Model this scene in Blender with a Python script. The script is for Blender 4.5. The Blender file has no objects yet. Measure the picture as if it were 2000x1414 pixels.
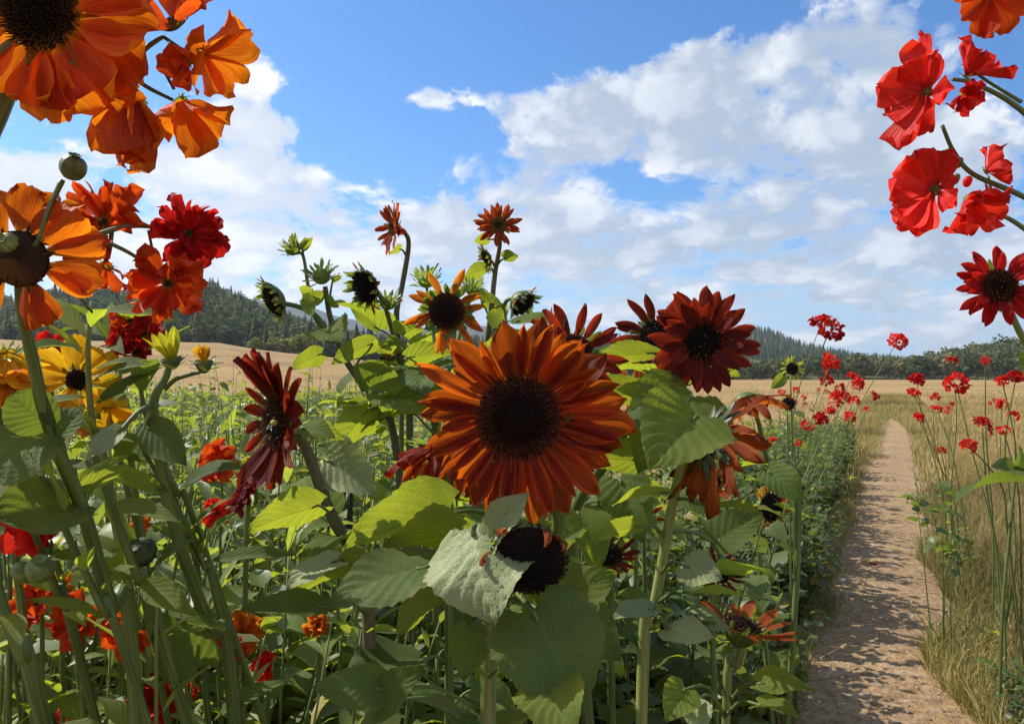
import bpy, math, random
import numpy as np
from mathutils import Vector, Matrix, noise

PI = math.pi
R = math.radians
sc = bpy.context.scene
COL = sc.collection
RN = random.Random(11)
F = 1444.4          # focal length in photo pixels (26 mm on a 36 mm sensor, 2000 px wide)
HZ = 735.0          # photo row of the horizon
CAMH = 1.4


def P(px, py, d):
    return Vector(((px - 1000) / F * d, d, CAMH - (py - HZ) / F * d))


# ------------------------------------------------------------------ mesh buffer
class MB:
    def __init__(s):
        s.v = []; s.f = []; s.uv = []; s.mi = []; s.sm = []

    def add(s, verts, faces, uvs=None, mi=0, smooth=True, M=None):
        o = len(s.v)
        if M is not None:
            verts = [M @ Vector(v) for v in verts]
        s.v += [tuple(v) for v in verts]
        s.uv += (uvs if uvs is not None else [(0.0, 0.0)] * len(verts))
        s.f += [tuple(i + o for i in f) for f in faces]
        s.mi += [mi] * len(faces)
        s.sm += [smooth] * len(faces)
        return s

    def grid(s, rows, uvs, mi=0, M=None):
        n = len(rows[0])
        v = [p for r in rows for p in r]
        u = [p for r in uvs for p in r]
        f = []
        for i in range(len(rows) - 1):
            for j in range(n - 1):
                a = i * n + j
                f.append((a, a + 1, a + n + 1, a + n))
        return s.add(v, f, u, mi, True, M)

    def tube(s, pts, radii, sides=7, mi=0, cap=True, vs=1.0):
        pts = [Vector(p) for p in pts]
        n = len(pts)
        up = Vector((0.3, 0.2, 1)).normalized()
        T = [(pts[min(i + 1, n - 1)] - pts[max(i - 1, 0)]).normalized() for i in range(n)]
        x = T[0].orthogonal().normalized()
        V = []; U = []; L = 0
        for i in range(n):
            x = (x - T[i] * x.dot(T[i]))
            x = x.normalized() if x.length > 1e-6 else T[i].orthogonal().normalized()
            y = T[i].cross(x)
            if i: L += (pts[i] - pts[i - 1]).length
            r = radii[i] if hasattr(radii, '__len__') else radii
            for k in range(sides):
                a = 2 * PI * k / sides
                V.append(pts[i] + (x * math.cos(a) + y * math.sin(a)) * r)
                U.append((k / sides, L * vs))
        Fc = []
        for i in range(n - 1):
            for k in range(sides):
                a = i * sides + k; b = i * sides + (k + 1) % sides
                Fc.append((a, b, b + sides, a + sides))
        if cap:
            Fc.append(tuple(range(sides))[::-1]); Fc.append(tuple(range((n - 1) * sides, n * sides)))
        return s.add(V, Fc, U, mi)

    def mesh(s, name, mats):
        me = bpy.data.meshes.new(name)
        me.from_pydata(s.v, [], s.f)
        for m in (mats if isinstance(mats, (list, tuple)) else [mats]):
            me.materials.append(m)
        if s.f:
            me.polygons.foreach_set('material_index', s.mi)
            me.polygons.foreach_set('use_smooth', s.sm)
            uvl = me.uv_layers.new(name='UVMap')
            li = np.empty(len(me.loops), dtype=np.int32)
            me.loops.foreach_get('vertex_index', li)
            uvl.data.foreach_set('uv', np.array(s.uv, dtype=np.float32)[li].ravel())
        me.update()
        return me


def np_mesh(name, V, Fq, mats, uv=None, smooth=True, attr=None):
    """big mesh out of numpy arrays; Fq is (n,3) or (n,4)"""
    me = bpy.data.meshes.new(name)
    V = np.asarray(V, dtype=np.float32); Fq = np.asarray(Fq, dtype=np.int32)
    k = Fq.shape[1]
    me.vertices.add(len(V)); me.vertices.foreach_set('co', V.ravel())
    me.loops.add(len(Fq) * k); me.loops.foreach_set('vertex_index', Fq.ravel())
    me.polygons.add(len(Fq)); me.polygons.foreach_set('loop_start', np.arange(0, len(Fq) * k, k, dtype=np.int32))
    me.polygons.foreach_set('use_smooth', np.full(len(Fq), smooth))
    for m in mats: me.materials.append(m)
    if uv is not None:
        l = me.uv_layers.new(name='UVMap'); l.data.foreach_set('uv', np.asarray(uv, dtype=np.float32)[Fq.ravel()].ravel())
    if attr is not None:
        a = me.attributes.new('tint', 'FLOAT', 'POINT'); a.data.foreach_set('value', np.asarray(attr, dtype=np.float32))
    me.update(calc_edges=True); me.validate()
    return me


# ------------------------------------------------------------------ objects
WM = {}


def obj(name, me, parent=None, M=None):
    o = bpy.data.objects.new(name, me); COL.objects.link(o)
    M = M if M is not None else Matrix()
    if parent is not None:
        o.parent = parent
        o.matrix_basis = WM[parent.name].inverted() @ M
    else:
        o.matrix_basis = M
    WM[o.name] = M.copy()
    return o


def tag(o, label=None, cat=None, group=None, kind=None):
    if label: o['label'] = label
    if cat: o['category'] = cat
    if group: o['group'] = group
    if kind: o['kind'] = kind
    return o


def thing(name, label, cat, loc, group=None):
    return tag(obj(name, None, None, Matrix.Translation(Vector(loc))), label, cat, group)


def copy_tree(o, M=None, parent=None):
    c = o.copy(); COL.objects.link(c)
    if parent is not None: c.parent = parent
    if M is not None: c.matrix_basis = M
    for ch in list(o.children): copy_tree(ch, None, c)
    return c


def frame(o, y, z):
    y = Vector(y).normalized(); z = Vector(z)
    z = z - y * z.dot(y)
    z = z.normalized() if z.length > 1e-5 else y.orthogonal().normalized()
    x = y.cross(z)
    M = Matrix((x, y, z)).transposed().to_4x4(); M.translation = Vector(o)
    return M


def lerp(tab, t):
    if t <= tab[0][0]: return tab[0][1]
    for (a, b), (c, d) in zip(tab, tab[1:]):
        if t <= c: return b + (d - b) * (t - a) / (c - a)
    return tab[-1][1]


def sstep(a, b, x):
    t = min(1, max(0, (x - a) / (b - a))); return t * t * (3 - 2 * t)


def spline(pts, n=6):
    pts = [Vector(p) for p in pts]
    if len(pts) < 3:
        return [pts[0].lerp(pts[-1], i / n) for i in range(n + 1)]
    q = [pts[0] * 2 - pts[1]] + pts + [pts[-1] * 2 - pts[-2]]
    out = []
    for i in range(1, len(q) - 2):
        a, b, c, d = q[i - 1:i + 3]
        for k in range(n):
            t = k / n
            out.append(0.5 * ((2 * b) + (c - a) * t + (2 * a - 5 * b + 4 * c - d) * t * t + (3 * b - a - 3 * c + d) * t ** 3))
    out.append(pts[-1])
    return out


# ------------------------------------------------------------------ node helpers
class NT:
    def __init__(s, nt):
        s.t = nt; s.n = nt.nodes; s.l = nt.links

    def new(s, ty, **kw):
        n = s.n.new(ty)
        for k, v in kw.items(): setattr(n, k, v)
        return n

    def put(s, sock, v):
        if hasattr(v, 'links'): s.l.new(v, sock)
        elif v is not None:
            if sock.type == 'RGBA' and len(v) == 3: v = (*v, 1)
            sock.default_value = v

    def m(s, op, a, b=None, c=None, clamp=False):
        n = s.new('ShaderNodeMath', operation=op, use_clamp=clamp)
        for i, v in enumerate((a, b, c)):
            if v is not None: s.put(n.inputs[i], v)
        return n.outputs[0]

    def vm(s, op, a, b=None):
        n = s.new('ShaderNodeVectorMath', operation=op)
        s.put(n.inputs[0], a)
        if b is not None: s.put(n.inputs[1], b)
        return n.outputs[0]

    def mix(s, f, a, b, blend='MIX'):
        n = s.new('ShaderNodeMix', data_type='RGBA', blend_type=blend)
        s.put(n.inputs[0], f); s.put(n.inputs[6], a); s.put(n.inputs[7], b)
        return n.outputs[2]

    def ss(s, v, a, b, lo=0.0, hi=1.0):
        n = s.new('ShaderNodeMapRange', interpolation_type='SMOOTHSTEP')
        s.put(n.inputs[0], v)
        for i, x in enumerate((a, b, lo, hi)): s.put(n.inputs[i + 1], x)
        return n.outputs[0]

    def noise(s, vec=None, scale=5.0, detail=3.0, rough=0.5, dist=0.0):
        n = s.new('ShaderNodeTexNoise')
        if vec is not None: s.put(n.inputs['Vector'], vec)
        n.inputs['Scale'].default_value = scale; n.inputs['Detail'].default_value = detail
        n.inputs['Roughness'].default_value = rough; n.inputs['Distortion'].default_value = dist
        return n.outputs[0]

    def sep(s, v):
        n = s.new('ShaderNodeSeparateXYZ'); s.put(n.inputs[0], v); return n.outputs

    def comb(s, x, y, z):
        n = s.new('ShaderNodeCombineXYZ')
        for i, v in enumerate((x, y, z)): s.put(n.inputs[i], v)
        return n.outputs[0]

    def bump(s, h, strength=0.3, dist=0.01):
        n = s.new('ShaderNodeBump'); n.inputs['Strength'].default_value = strength; n.inputs['Distance'].default_value = dist
        s.put(n.inputs['Height'], h); return n.outputs[0]


def newmat(name):
    m = bpy.data.materials.new(name); m.use_nodes = True
    m.node_tree.nodes.clear()
    t = NT(m.node_tree); out = t.new('ShaderNodeOutputMaterial')
    return m, t, out


def leafy_shader(t, out, col, trans, tw, rough=0.5, spec=0.4, bump=None):
    p = t.new('ShaderNodeBsdfPrincipled'); t.put(p.inputs['Base Color'], col)
    t.put(p.inputs['Roughness'], rough); p.inputs['Specular IOR Level'].default_value = spec
    tr = t.new('ShaderNodeBsdfTranslucent'); t.put(tr.inputs['Color'], trans)
    if bump is not None:
        t.l.new(bump, p.inputs['Normal']); t.l.new(bump, tr.inputs['Normal'])
    mx = t.new('ShaderNodeMixShader'); mx.inputs[0].default_value = tw
    t.l.new(p.outputs[0], mx.inputs[1]); t.l.new(tr.outputs[0], mx.inputs[2]); t.l.new(mx.outputs[0], out.inputs[0])


def sunflower_leaf_mat(name, top, under, trans, tw=0.4, rough=0.42, spec=0.5, vein=0.35, nveins=7.0):
    m, t, out = newmat(name)
    uv = t.new('ShaderNodeUVMap').outputs[0]
    x, y, _ = t.sep(uv)
    au = t.m('ABSOLUTE', t.m('SUBTRACT', t.m('MULTIPLY', x, 2.0), 1.0))
    rnd = t.new('ShaderNodeObjectInfo').outputs['Random']
    # veins: midrib and laterals that sweep forward, with a fine net between them
    mid = t.ss(au, 0.015, 0.05, 1.0, 0.0)
    wob = t.m('MULTIPLY', t.m('SUBTRACT', t.noise(uv, 6, 2), 0.5), 0.06)
    q = t.m('MULTIPLY', t.m('SUBTRACT', t.m('ADD', y, wob), t.m('MULTIPLY', t.m('POWER', au, 0.85), 0.38)), nveins)
    fr = t.m('ABSOLUTE', t.m('SUBTRACT', t.m('FRACT', q), 0.5))
    lat = t.ss(fr, 0.0, 0.07, 1.0, 0.0)
    vor = t.new('ShaderNodeTexVoronoi', feature='DISTANCE_TO_EDGE'); t.put(vor.inputs['Vector'], uv); vor.inputs['Scale'].default_value = 26
    net = t.ss(vor.outputs[0], 0.0, 0.08, 1.0, 0.0)
    veins = t.m('MAXIMUM', t.m('MAXIMUM', mid, t.m('MULTIPLY', lat, 0.75)), t.m('MULTIPLY', net, 0.28))
    n1 = t.noise(t.vm('ADD', uv, t.comb(rnd, rnd, rnd)), 5, 4, 0.6)
    n2 = t.noise(uv, 60, 2, 0.6)
    var = t.m('ADD', 0.72, t.m('ADD', t.m('MULTIPLY', n1, 0.4), t.m('MULTIPLY', n2, 0.16)))
    var = t.m('MULTIPLY', var, t.m('ADD', 0.82, t.m('MULTIPLY', rnd, 0.36)))
    back = t.new('ShaderNodeNewGeometry').outputs['Backfacing']
    c = t.mix(back, top, under)
    c = t.mix(t.m('MULTIPLY', veins, vein), c, [min(1, k * 1.9 + 0.03) for k in top])
    c = t.vm('MULTIPLY', c, t.comb(var, var, var))
    # scattered blemishes
    blem = t.ss(t.noise(t.vm('ADD', uv, t.comb(rnd, 3.0, rnd)), 9, 5, 0.7), 0.68, 0.74)
    c = t.mix(t.m('MULTIPLY', blem, 0.5), c, (0.20, 0.13, 0.04))
    edge = t.m('MULTIPLY', t.ss(au, 0.86, 1.0), t.ss(t.noise(t.vm('ADD', uv, t.comb(rnd, rnd, 1.0)), 4, 4, 0.7), 0.5, 0.64))
    c = t.mix(t.m('MULTIPLY', edge, 0.7), c, (0.24, 0.16, 0.06))
    tv = t.m('SUBTRACT', 1.12, t.m('MULTIPLY', veins, 0.45))
    tv = t.m('MULTIPLY', tv, var)
    tc = t.vm('MULTIPLY', trans, t.comb(tv, tv, tv))
    h = t.m('ADD', t.m('MULTIPLY', fr, 1.2), t.m('ADD', t.m('MULTIPLY', n2, 0.35), t.m('MULTIPLY', vor.outputs[0], 0.8)))
    leafy_shader(t, out, c, tc, tw, rough, spec, t.bump(h, 0.35, 0.003))
    return m


def small_leaf_mat(name, a, b, trans, tw=0.4, rough=0.45, spec=0.45):
    m, t, out = newmat(name)
    uv = t.new('ShaderNodeUVMap').outputs[0]
    pos = t.new('ShaderNodeNewGeometry').outputs['Position']
    x, y, _ = t.sep(uv)
    au = t.m('ABSOLUTE', t.m('SUBTRACT', t.m('MULTIPLY', x, 2.0), 1.0))
    rnd = t.new('ShaderNodeObjectInfo').outputs['Random']
    isl = t.new('ShaderNodeNewGeometry').outputs['Random Per Island']
    c = t.mix(isl, a, b)
    v = t.m('MULTIPLY', t.m('ADD', 0.7, t.m('MULTIPLY', rnd, 0.6)), t.m('ADD', 0.7, t.m('MULTIPLY', t.noise(pos, 30, 2), 0.6)))
    c = t.mix(t.ss(au, 0.03, 0.1, 0.5, 0.0), c, [k * 2 for k in a])
    dry = t.ss(isl, 0.93, 0.95)
    c = t.mix(t.m('MULTIPLY', dry, 0.8), c, (0.28, 0.2, 0.06))
    c = t.vm('MULTIPLY', c, t.comb(v, v, v))
    tc = t.vm('MULTIPLY', trans, t.comb(v, v, v))
    leafy_shader(t, out, c, tc, tw, rough, spec)
    return m


def petal_mat(name, mid, edge, base, trans, tw=0.5, streak=0.5, rough=0.55, basep=0.18, spec=0.25):
    """petal pigment: darker middle and streaks along the length, lighter rim, own colour at the claw"""
    m, t, out = newmat(name)
    uv = t.new('ShaderNodeUVMap').outputs[0]
    x, y, _ = t.sep(uv)
    au = t.m('ABSOLUTE', t.m('SUBTRACT', t.m('MULTIPLY', x, 2.0), 1.0))
    rnd = t.new('ShaderNodeObjectInfo').outputs['Random']
    isl = t.new('ShaderNodeNewGeometry').outputs['Random Per Island']
    r2 = t.m('FRACT', t.m('ADD', rnd, isl))
    st = t.noise(t.comb(t.m('MULTIPLY', t.m('ADD', x, r2), 22.0), t.m('MULTIPLY', y, 1.6), r2), 1.0, 3, 0.6)
    blot = t.noise(t.comb(t.m('ADD', t.m('MULTIPLY', x, 3.0), t.m('MULTIPLY', r2, 9.0)), t.m('MULTIPLY', y, 3.0), r2), 1.0, 3, 0.6)
    f = t.m('ADD', t.ss(au, 0.35, 1.0, 0.0, 0.75), t.m('MULTIPLY', t.m('SUBTRACT', st, 0.5), streak * 3), clamp=True)
    f = t.m('ADD', f, t.m('MULTIPLY', t.m('SUBTRACT', r2, 0.5), 0.5), clamp=True)
    c = t.mix(f, mid, edge)
    c = t.mix(t.ss(y, basep * 0.3, basep, 1.0, 0.0), c, base)
    fine = t.noise(t.comb(t.m('MULTIPLY', t.m('ADD', x, r2), 60.0), t.m('MULTIPLY', y, 2.5), r2), 1.0, 2, 0.5)
    v = t.m('ADD', 0.30, t.m('ADD', t.m('MULTIPLY', blot, 0.55), t.m('ADD', t.m('MULTIPLY', st, 0.45), t.m('MULTIPLY', fine, 0.45))))
    v = t.m('MULTIPLY', v, t.m('ADD', 0.85, t.m('MULTIPLY', r2, 0.3)))
    c = t.vm('MULTIPLY', c, t.comb(v, v, v))
    tc = t.mix(t.m('MULTIPLY', t.m('SUBTRACT', 1.0, f), 0.6), trans, [k * 0.75 for k in mid])
    tc = t.vm('MULTIPLY', tc, t.comb(v, v, v))
    leafy_shader(t, out, c, tc, tw, rough, spec, t.bump(t.m('ADD', st, t.m('MULTIPLY', fine, 0.6)), 0.5, 0.003))
    return m


def plain_mat(name, a, b, scale=30.0, rough=0.6, spec=0.3, bump=0.3, bd=0.003, stretch=None, detail=4.0):
    m, t, out = newmat(name)
    tc = t.new('ShaderNodeTexCoord')
    vec = tc.outputs['Object'] if stretch is None else t.vm('MULTIPLY', t.new('ShaderNodeUVMap').outputs[0], stretch)
    n = t.noise(vec, scale, detail, 0.6)
    rnd = t.new('ShaderNodeObjectInfo').outputs['Random']
    c = t.mix(t.ss(n, 0.3, 0.7), a, b)
    v = t.m('ADD', 0.8, t.m('MULTIPLY', rnd, 0.4))
    c = t.vm('MULTIPLY', c, t.comb(v, v, v))
    p = t.new('ShaderNodeBsdfPrincipled'); t.put(p.inputs['Base Color'], c)
    p.inputs['Roughness'].default_value = rough; p.inputs['Specular IOR Level'].default_value = spec
    if bump: t.l.new(t.bump(n, bump, bd), p.inputs['Normal'])
    t.l.new(p.outputs[0], out.inputs[0])
    return m


def disc_mat(name, core, ring, ringpos=0.6, speck=0.0):
    m, t, out = newmat(name)
    uv = t.new('ShaderNodeUVMap').outputs[0]
    x, y, _ = t.sep(uv)
    isl = t.new('ShaderNodeNewGeometry').outputs['Random Per Island']
    w = t.m('ADD', x, t.m('MULTIPLY', t.m('SUBTRACT', t.noise(uv, 3.0, 3), 0.5), 0.35))
    c = t.mix(t.ss(w, ringpos - 0.22, ringpos + 0.12), core, ring)
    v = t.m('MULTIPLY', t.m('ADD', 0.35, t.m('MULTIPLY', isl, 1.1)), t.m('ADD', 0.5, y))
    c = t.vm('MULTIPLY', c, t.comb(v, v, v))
    if speck:
        c = t.mix(t.m('MULTIPLY', t.ss(isl, 0.955, 0.965), t.m('MULTIPLY', t.ss(y, 0.7, 1.0), speck)), c, (0.75, 0.5, 0.25))
    p = t.new('ShaderNodeBsdfPrincipled'); t.put(p.inputs['Base Color'], c)
    p.inputs['Roughness'].default_value = 0.7; p.inputs['Specular IOR Level'].default_value = 0.15
    t.l.new(p.outputs[0], out.inputs[0])
    return m
EXPO = 0.46
# ================================================================== SETTING
# ---- sun and sky
SUN_AZ, SUN_EL = R(-66), R(46)      # azimuth from +Y, negative = to the left
sd = Vector((math.sin(SUN_AZ) * math.cos(SUN_EL), math.cos(SUN_AZ) * math.cos(SUN_EL), math.sin(SUN_EL)))
sun = bpy.data.lights.new('sun', 'SUN'); sun.energy = 4.8; sun.angle = R(0.6); sun.color = (1.0, 0.93, 0.82)
so = bpy.data.objects.new('sun', sun); COL.objects.link(so)
so.rotation_euler = (-sd).to_track_quat('-Z', 'Y').to_euler(); so.location = (-6, 5, 9)

w = bpy.data.worlds.new('World'); sc.world = w; w.use_nodes = True; w.node_tree.nodes.clear()
t = NT(w.node_tree)
wo = t.new('ShaderNodeOutputWorld'); bg = t.new('ShaderNodeBackground'); bg.inputs[1].default_value = 0.086
CLOUD_T = 0.06
sky = t.new('ShaderNodeTexSky', sky_type='NISHITA'); sky.sun_disc = False
sky.sun_elevation = SUN_EL; sky.sun_rotation = SUN_AZ; sky.air_density = 1.0; sky.dust_density = 0.6; sky.ozone_density = 2.0
D = t.new('ShaderNodeTexCoord').outputs['Generated']
D = t.vm('NORMALIZE', D)
dx, dy, dz = t.sep(D)
az = t.m('ARCTAN2', dx, dy); el = t.m('ARCSINE', dz)


def ae(px, py):
    a = math.atan2(px - 1000, F)
    return a, math.atan2((HZ - py) * math.cos(a), F)


# cloud banks: (photo column, row, half width, half height, amount)
BL = [(1280, 190, 235, 75, .55), (1500, 155, 210, 80, .55), (1700, 190, 170, 90, .30), (1040, 215, 130, 42, .30), (1180, 280, 260, 70, .36),
      (1550, 330, 300, 120, .36), (1850, 300, 200, 130, .22), (1000, 400, 170, 70, .26), (1300, 480, 500, 80, .34), (1800, 520, 400, 110, .26),
      (330, 300, 130, 50, .34), (560, 330, 130, 60, .40), (120, 350, 170, 55, .38), (500, 440, 330, 90, .42), (150, 480, 250, 120, .36), (800, 480, 200, 70, .30),
      (840, 188, 60, 32, .56), (505, 105, 50, 28, .50), (520, 165, 95, 38, .56), (540, 245, 85, 32, .54), (420, 240, 60, 60, .18), (1650, 95, 190, 34, .20),
      (1320, 365, 120, 48, -.30), (1180, 330, 60, 26, -.12), (700, 190, 180, 150, -.30), (980, 90, 170, 80, -.35), (350, 60, 500, 110, -.25), (830, 330, 70, 60, -.22),
      (1250, 40, 250, 50, -.20), (900, 620, 900, 50, .10), (200, 180, 200, 60, -.15), (1900, 400, 60, 60, -.1)]


def cloud_p(D):
    dx, dy, dz = t.sep(D)
    q = t.m('MULTIPLY', t.m('LOGARITHM', t.m('ADD', t.m('MAXIMUM', dz, 0.0), 0.13), math.e), 0.62)
    return t.comb(dx, dy, q)


b = None
for px, py, rx, ry, am in BL:
    a0, e0 = ae(px, py); ra, re_ = rx / F * math.cos(a0) ** 2, ry / F * math.cos(a0)
    u = t.m('MULTIPLY', t.m('SUBTRACT', az, a0), 1 / ra); v = t.m('MULTIPLY', t.m('SUBTRACT', el, e0), 1 / re_)
    g = t.m('MULTIPLY', t.m('EXPONENT', t.m('MULTIPLY', t.m('MULTIPLY_ADD', u, u, t.m('MULTIPLY', v, v)), -0.9)), am)
    b = g if b is None else t.m('ADD', b, g)
# cloud cover added outside the view, behind the camera, to fill the shade
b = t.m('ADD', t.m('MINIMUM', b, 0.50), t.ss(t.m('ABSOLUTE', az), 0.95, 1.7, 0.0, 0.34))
p0 = cloud_p(D)
n1 = t.noise(p0, 7.5, 10, 0.64, 0.3)
vo = t.new('ShaderNodeTexVoronoi', feature='F1'); t.put(vo.inputs['Vector'], t.vm('ADD', p0, t.comb(t.m('MULTIPLY', n1, 0.14), 0.0, t.m('MULTIPLY', n1, 0.12))))
vo.inputs['Scale'].default_value = 14; vo.inputs['Detail'].default_value = 2; vo.inputs['Roughness'].default_value = 0.5
puff = t.m('SUBTRACT', 0.50, vo.outputs[0])
n = t.m('ADD', t.m('MULTIPLY', t.m('SUBTRACT', n1, 0.5), 2.3), t.m('MULTIPLY', puff, 0.34))
low = t.ss(el, 0.0, 0.22, 0.24, 0.0)
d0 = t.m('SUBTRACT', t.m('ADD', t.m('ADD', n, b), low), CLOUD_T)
# the same field with less detail, here and a little towards the sun: thick towards the light = shaded side
D1 = t.vm('ADD', D, tuple(k * 0.032 for k in (sd.x, sd.y * 0.3, sd.z * 1.4)))
na_ = t.noise(p0, 7.5, 5, 0.6, 0.3); nb_ = t.noise(cloud_p(D1), 7.5, 5, 0.6, 0.3)
mask = t.ss(d0, -0.06, 0.27)
lit = t.ss(t.m('ADD', t.m('MULTIPLY', t.m('SUBTRACT', na_, nb_), 1.2), t.m('MULTIPLY', t.m('ADD', puff, t.m('SUBTRACT', n1, na_)), 0.34)), -0.22, 0.14)
thick = t.ss(d0, 0.15, 0.70)
left = t.ss(az, -0.55, 0.25, 1.0, 0.0)
shade = t.mix(left, (4.0, 4.8, 6.0), (6.8, 7.2, 8.0))
white = t.mix(left, (8.8, 9.0, 9.3), (10.2, 10.1, 10.0))
cc = t.mix(t.m('MULTIPLY', lit, t.m('SUBTRACT', 1.0, t.m('MULTIPLY', thick, 0.5)), clamp=True), shade, white)
cc = t.mix(t.ss(d0, 0.0, 0.22, 0.6, 0.0), cc, white)
# clear sky: Nishita pulled to the photo's blue
hs = t.new('ShaderNodeHueSaturation'); hs.inputs['Saturation'].default_value = 1.22; hs.inputs['Value'].default_value = 1.0
t.l.new(sky.outputs[0], hs.inputs['Color'])
blue = t.vm('MULTIPLY', hs.outputs[0], t.comb(0.74, 1.18, 1.50))
blue = t.mix(t.ss(el, 0.0, 0.22, 0.85, 0.0), blue, (4.6, 6.2, 8.3))
fin = t.mix(t.m('MULTIPLY', mask, 0.95), blue, cc)
fin = t.mix(t.ss(el, -0.02, 0.0, 1.0, 0.0), fin, (2.2, 2.0, 1.6))
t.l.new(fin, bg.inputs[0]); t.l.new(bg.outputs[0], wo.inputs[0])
w.cycles.sampling_method = 'MANUAL'; w.cycles.sample_map_resolution = 256

# ---- ground
HT = [(-2600, 30), (-1500, 22), (-400, 12), (0, 9.5), (300, 9.6), (430, 9.6), (520, 7.8), (750, 5.2), (1000, 1.8), (1200, 0.2), (1450, 0), (3000, 0)]


def gz(x, y):
    r = math.hypot(x, y)
    if y <= 0.01: px = -2600 if x < 0 else 3000
    else: px = max(-2600, min(3000, 1000 + x / y * F))
    z = lerp(HT, px) * sstep(28, 210, r)
    z += (noise.noise(Vector((x * .05, y * .05, 0))) * 0.25 + noise.noise(Vector((x * .017, y * .017, 3))) * 0.8) * sstep(20, 90, r) * 0.7
    return z


def pathc(d):
    return 0.515 * d - 0.05 + 0.04 * math.sin(d * 0.9) + 0.07 * math.sin(d * 0.37 + 1) + 0.004 * max(0, d - 9) * math.sin(d * .5)


def pathw(d):
    return (0.36 + 0.006 * d) * (1 - 0.45 * sstep(20, 27, d))


m, t, out = newmat('dry_field_soil')
pos = t.new('ShaderNodeNewGeometry').outputs['Position']
n1 = t.noise(pos, 0.08, 5, 0.6); n2 = t.noise(pos, 3.0, 6, 0.7); n3 = t.noise(pos, 60, 4, 0.7)
px_, py_, pz_ = t.sep(pos)
rr = t.m('SQRT', t.m('ADD', t.m('MULTIPLY', px_, px_), t.m('MULTIPLY', py_, py_)))
furrow = t.noise(t.vm('MULTIPLY', pos, (0.05, 0.9, 1.0)), 1.0, 4, 0.6)
c = t.mix(t.ss(n1, 0.35, 0.65), (0.33, 0.215, 0.085), (0.39, 0.27, 0.11))
c = t.mix(t.ss(furrow, 0.4, 0.65, 0.0, 0.6), c, (0.27, 0.17, 0.075))
c = t.mix(t.ss(n2, 0.45, 0.7, 0.0, 0.55), c, (0.27, 0.19, 0.10))
patch = t.noise(t.vm('MULTIPLY', pos, (0.012, 0.045, 1.0)), 1.0, 5, 0.65)
c = t.mix(t.ss(patch, 0.48, 0.62, 0.0, 0.75), c, (0.24, 0.145, 0.07))
c = t.mix(t.ss(t.noise(t.vm('MULTIPLY', pos, (0.02, 0.07, 1.0)), 1.7, 5, 0.7), 0.58, 0.68, 0.0, 0.7), c, (0.22, 0.20, 0.07))
near = t.ss(rr, 4.0, 14.0, 1.0, 0.0)
c = t.mix(t.m('MULTIPLY', near, 0.75), c, t.mix(t.ss(n3, 0.35, 0.65), (0.13, 0.09, 0.055), (0.30, 0.21, 0.13)))
c = t.mix(t.ss(n3, 0.55, 0.75, 0.0, 0.35), c, (0.55, 0.42, 0.25))
p = t.new('ShaderNodeBsdfPrincipled'); t.put(p.inputs['Base Color'], c); p.inputs['Roughness'].default_value = 0.95; p.inputs['Specular IOR Level'].default_value = 0.1
t.l.new(t.bump(t.m('ADD', n3, n2), 0.5, 0.03), p.inputs['Normal']); t.l.new(p.outputs[0], out.inputs[0])
M_ground = m

rs = [0.0] + [0.4 * 1.095 ** i for i in range(108)]
rows = []; 
na = 150
for r in rs:
    row = []
    for k in range(na + 1):
        a = -PI + 2 * PI * k / na
        x, y = r * math.sin(a), r * math.cos(a)
        row.append((x, y, gz(x, y)))
    rows.append(row)
mb = MB(); mb.grid(rows, [[(0, 0)] * (na + 1)] * len(rows))
g = obj('ground', mb.mesh('ground', M_ground)); tag(g, 'dry straw coloured field and bare soil', kind='structure')

# ---- path
m, t, out = newmat('trodden_earth')
pos = t.new('ShaderNodeNewGeometry').outputs['Position']
n1 = t.noise(pos, 1.3, 5, 0.6); n2 = t.noise(pos, 28, 5, 0.75); n3 = t.noise(t.vm('MULTIPLY', pos, (1, 2.2, 1)), 7, 6, 0.72)
vor = t.new('ShaderNodeTexVoronoi'); t.put(vor.inputs['Vector'], pos); vor.inputs['Scale'].default_value = 70
c = t.mix(t.ss(n1, 0.3, 0.7), (0.37, 0.24, 0.115), (0.45, 0.31, 0.16))
c = t.mix(t.ss(n2, 0.36, 0.60, 0.9, 0.0), c, (0.20, 0.13, 0.085))
c = t.mix(t.ss(t.noise(pos, 3.2, 6, 0.75), 0.52, 0.66, 0.0, 0.6), c, (0.30, 0.20, 0.12))
c = t.mix(t.ss(n3, 0.5, 0.7, 0.0, 0.45), c, (0.60, 0.46, 0.33))
c = t.mix(t.ss(vor.outputs[0], 0.05, 0.2, 0.35, 0.0), c, (0.68, 0.55, 0.42))
p = t.new('ShaderNodeBsdfPrincipled'); t.put(p.inputs['Base Color'], c); p.inputs['Roughness'].default_value = 0.95; p.inputs['Specular IOR Level'].default_value = 0.1
t.l.new(t.bump(t.m('ADD', t.m('MULTIPLY', n2, 1.0), t.m('MULTIPLY', n3, 0.8)), 0.8, 0.03), p.inputs['Normal']); t.l.new(p.outputs[0], out.inputs[0])
M_path = m
rows = []; d = -2.0
while d < 26:
    row = []
    for k in range(13):
        s = -1 + k / 6
        ww = pathw(max(d, 0)) * (1.25 + (0.14 * noise.noise(Vector((d * 1.7, k // 7 * 9.0, 2))) if abs(s) == 1 else 0))
        x, y = pathc(d) + s * ww * 0.89, d - s * ww * 0.46
        z = gz(x, y) + 0.006 + 0.022 * noise.noise(Vector((x * 2.2, y * 2.2, 0))) * (1 - abs(s)) + 0.02 * (1 - abs(s)) - (0.0 if abs(s) < 1 else 0.004)
        row.append((x, y, max(z, gz(x, y) + 0.005)))
    rows.append(row); d += 0.10 if d < 8 else 0.4
mb = MB(); mb.grid(rows, [[(0, 0)] * 13] * len(rows))
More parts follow.
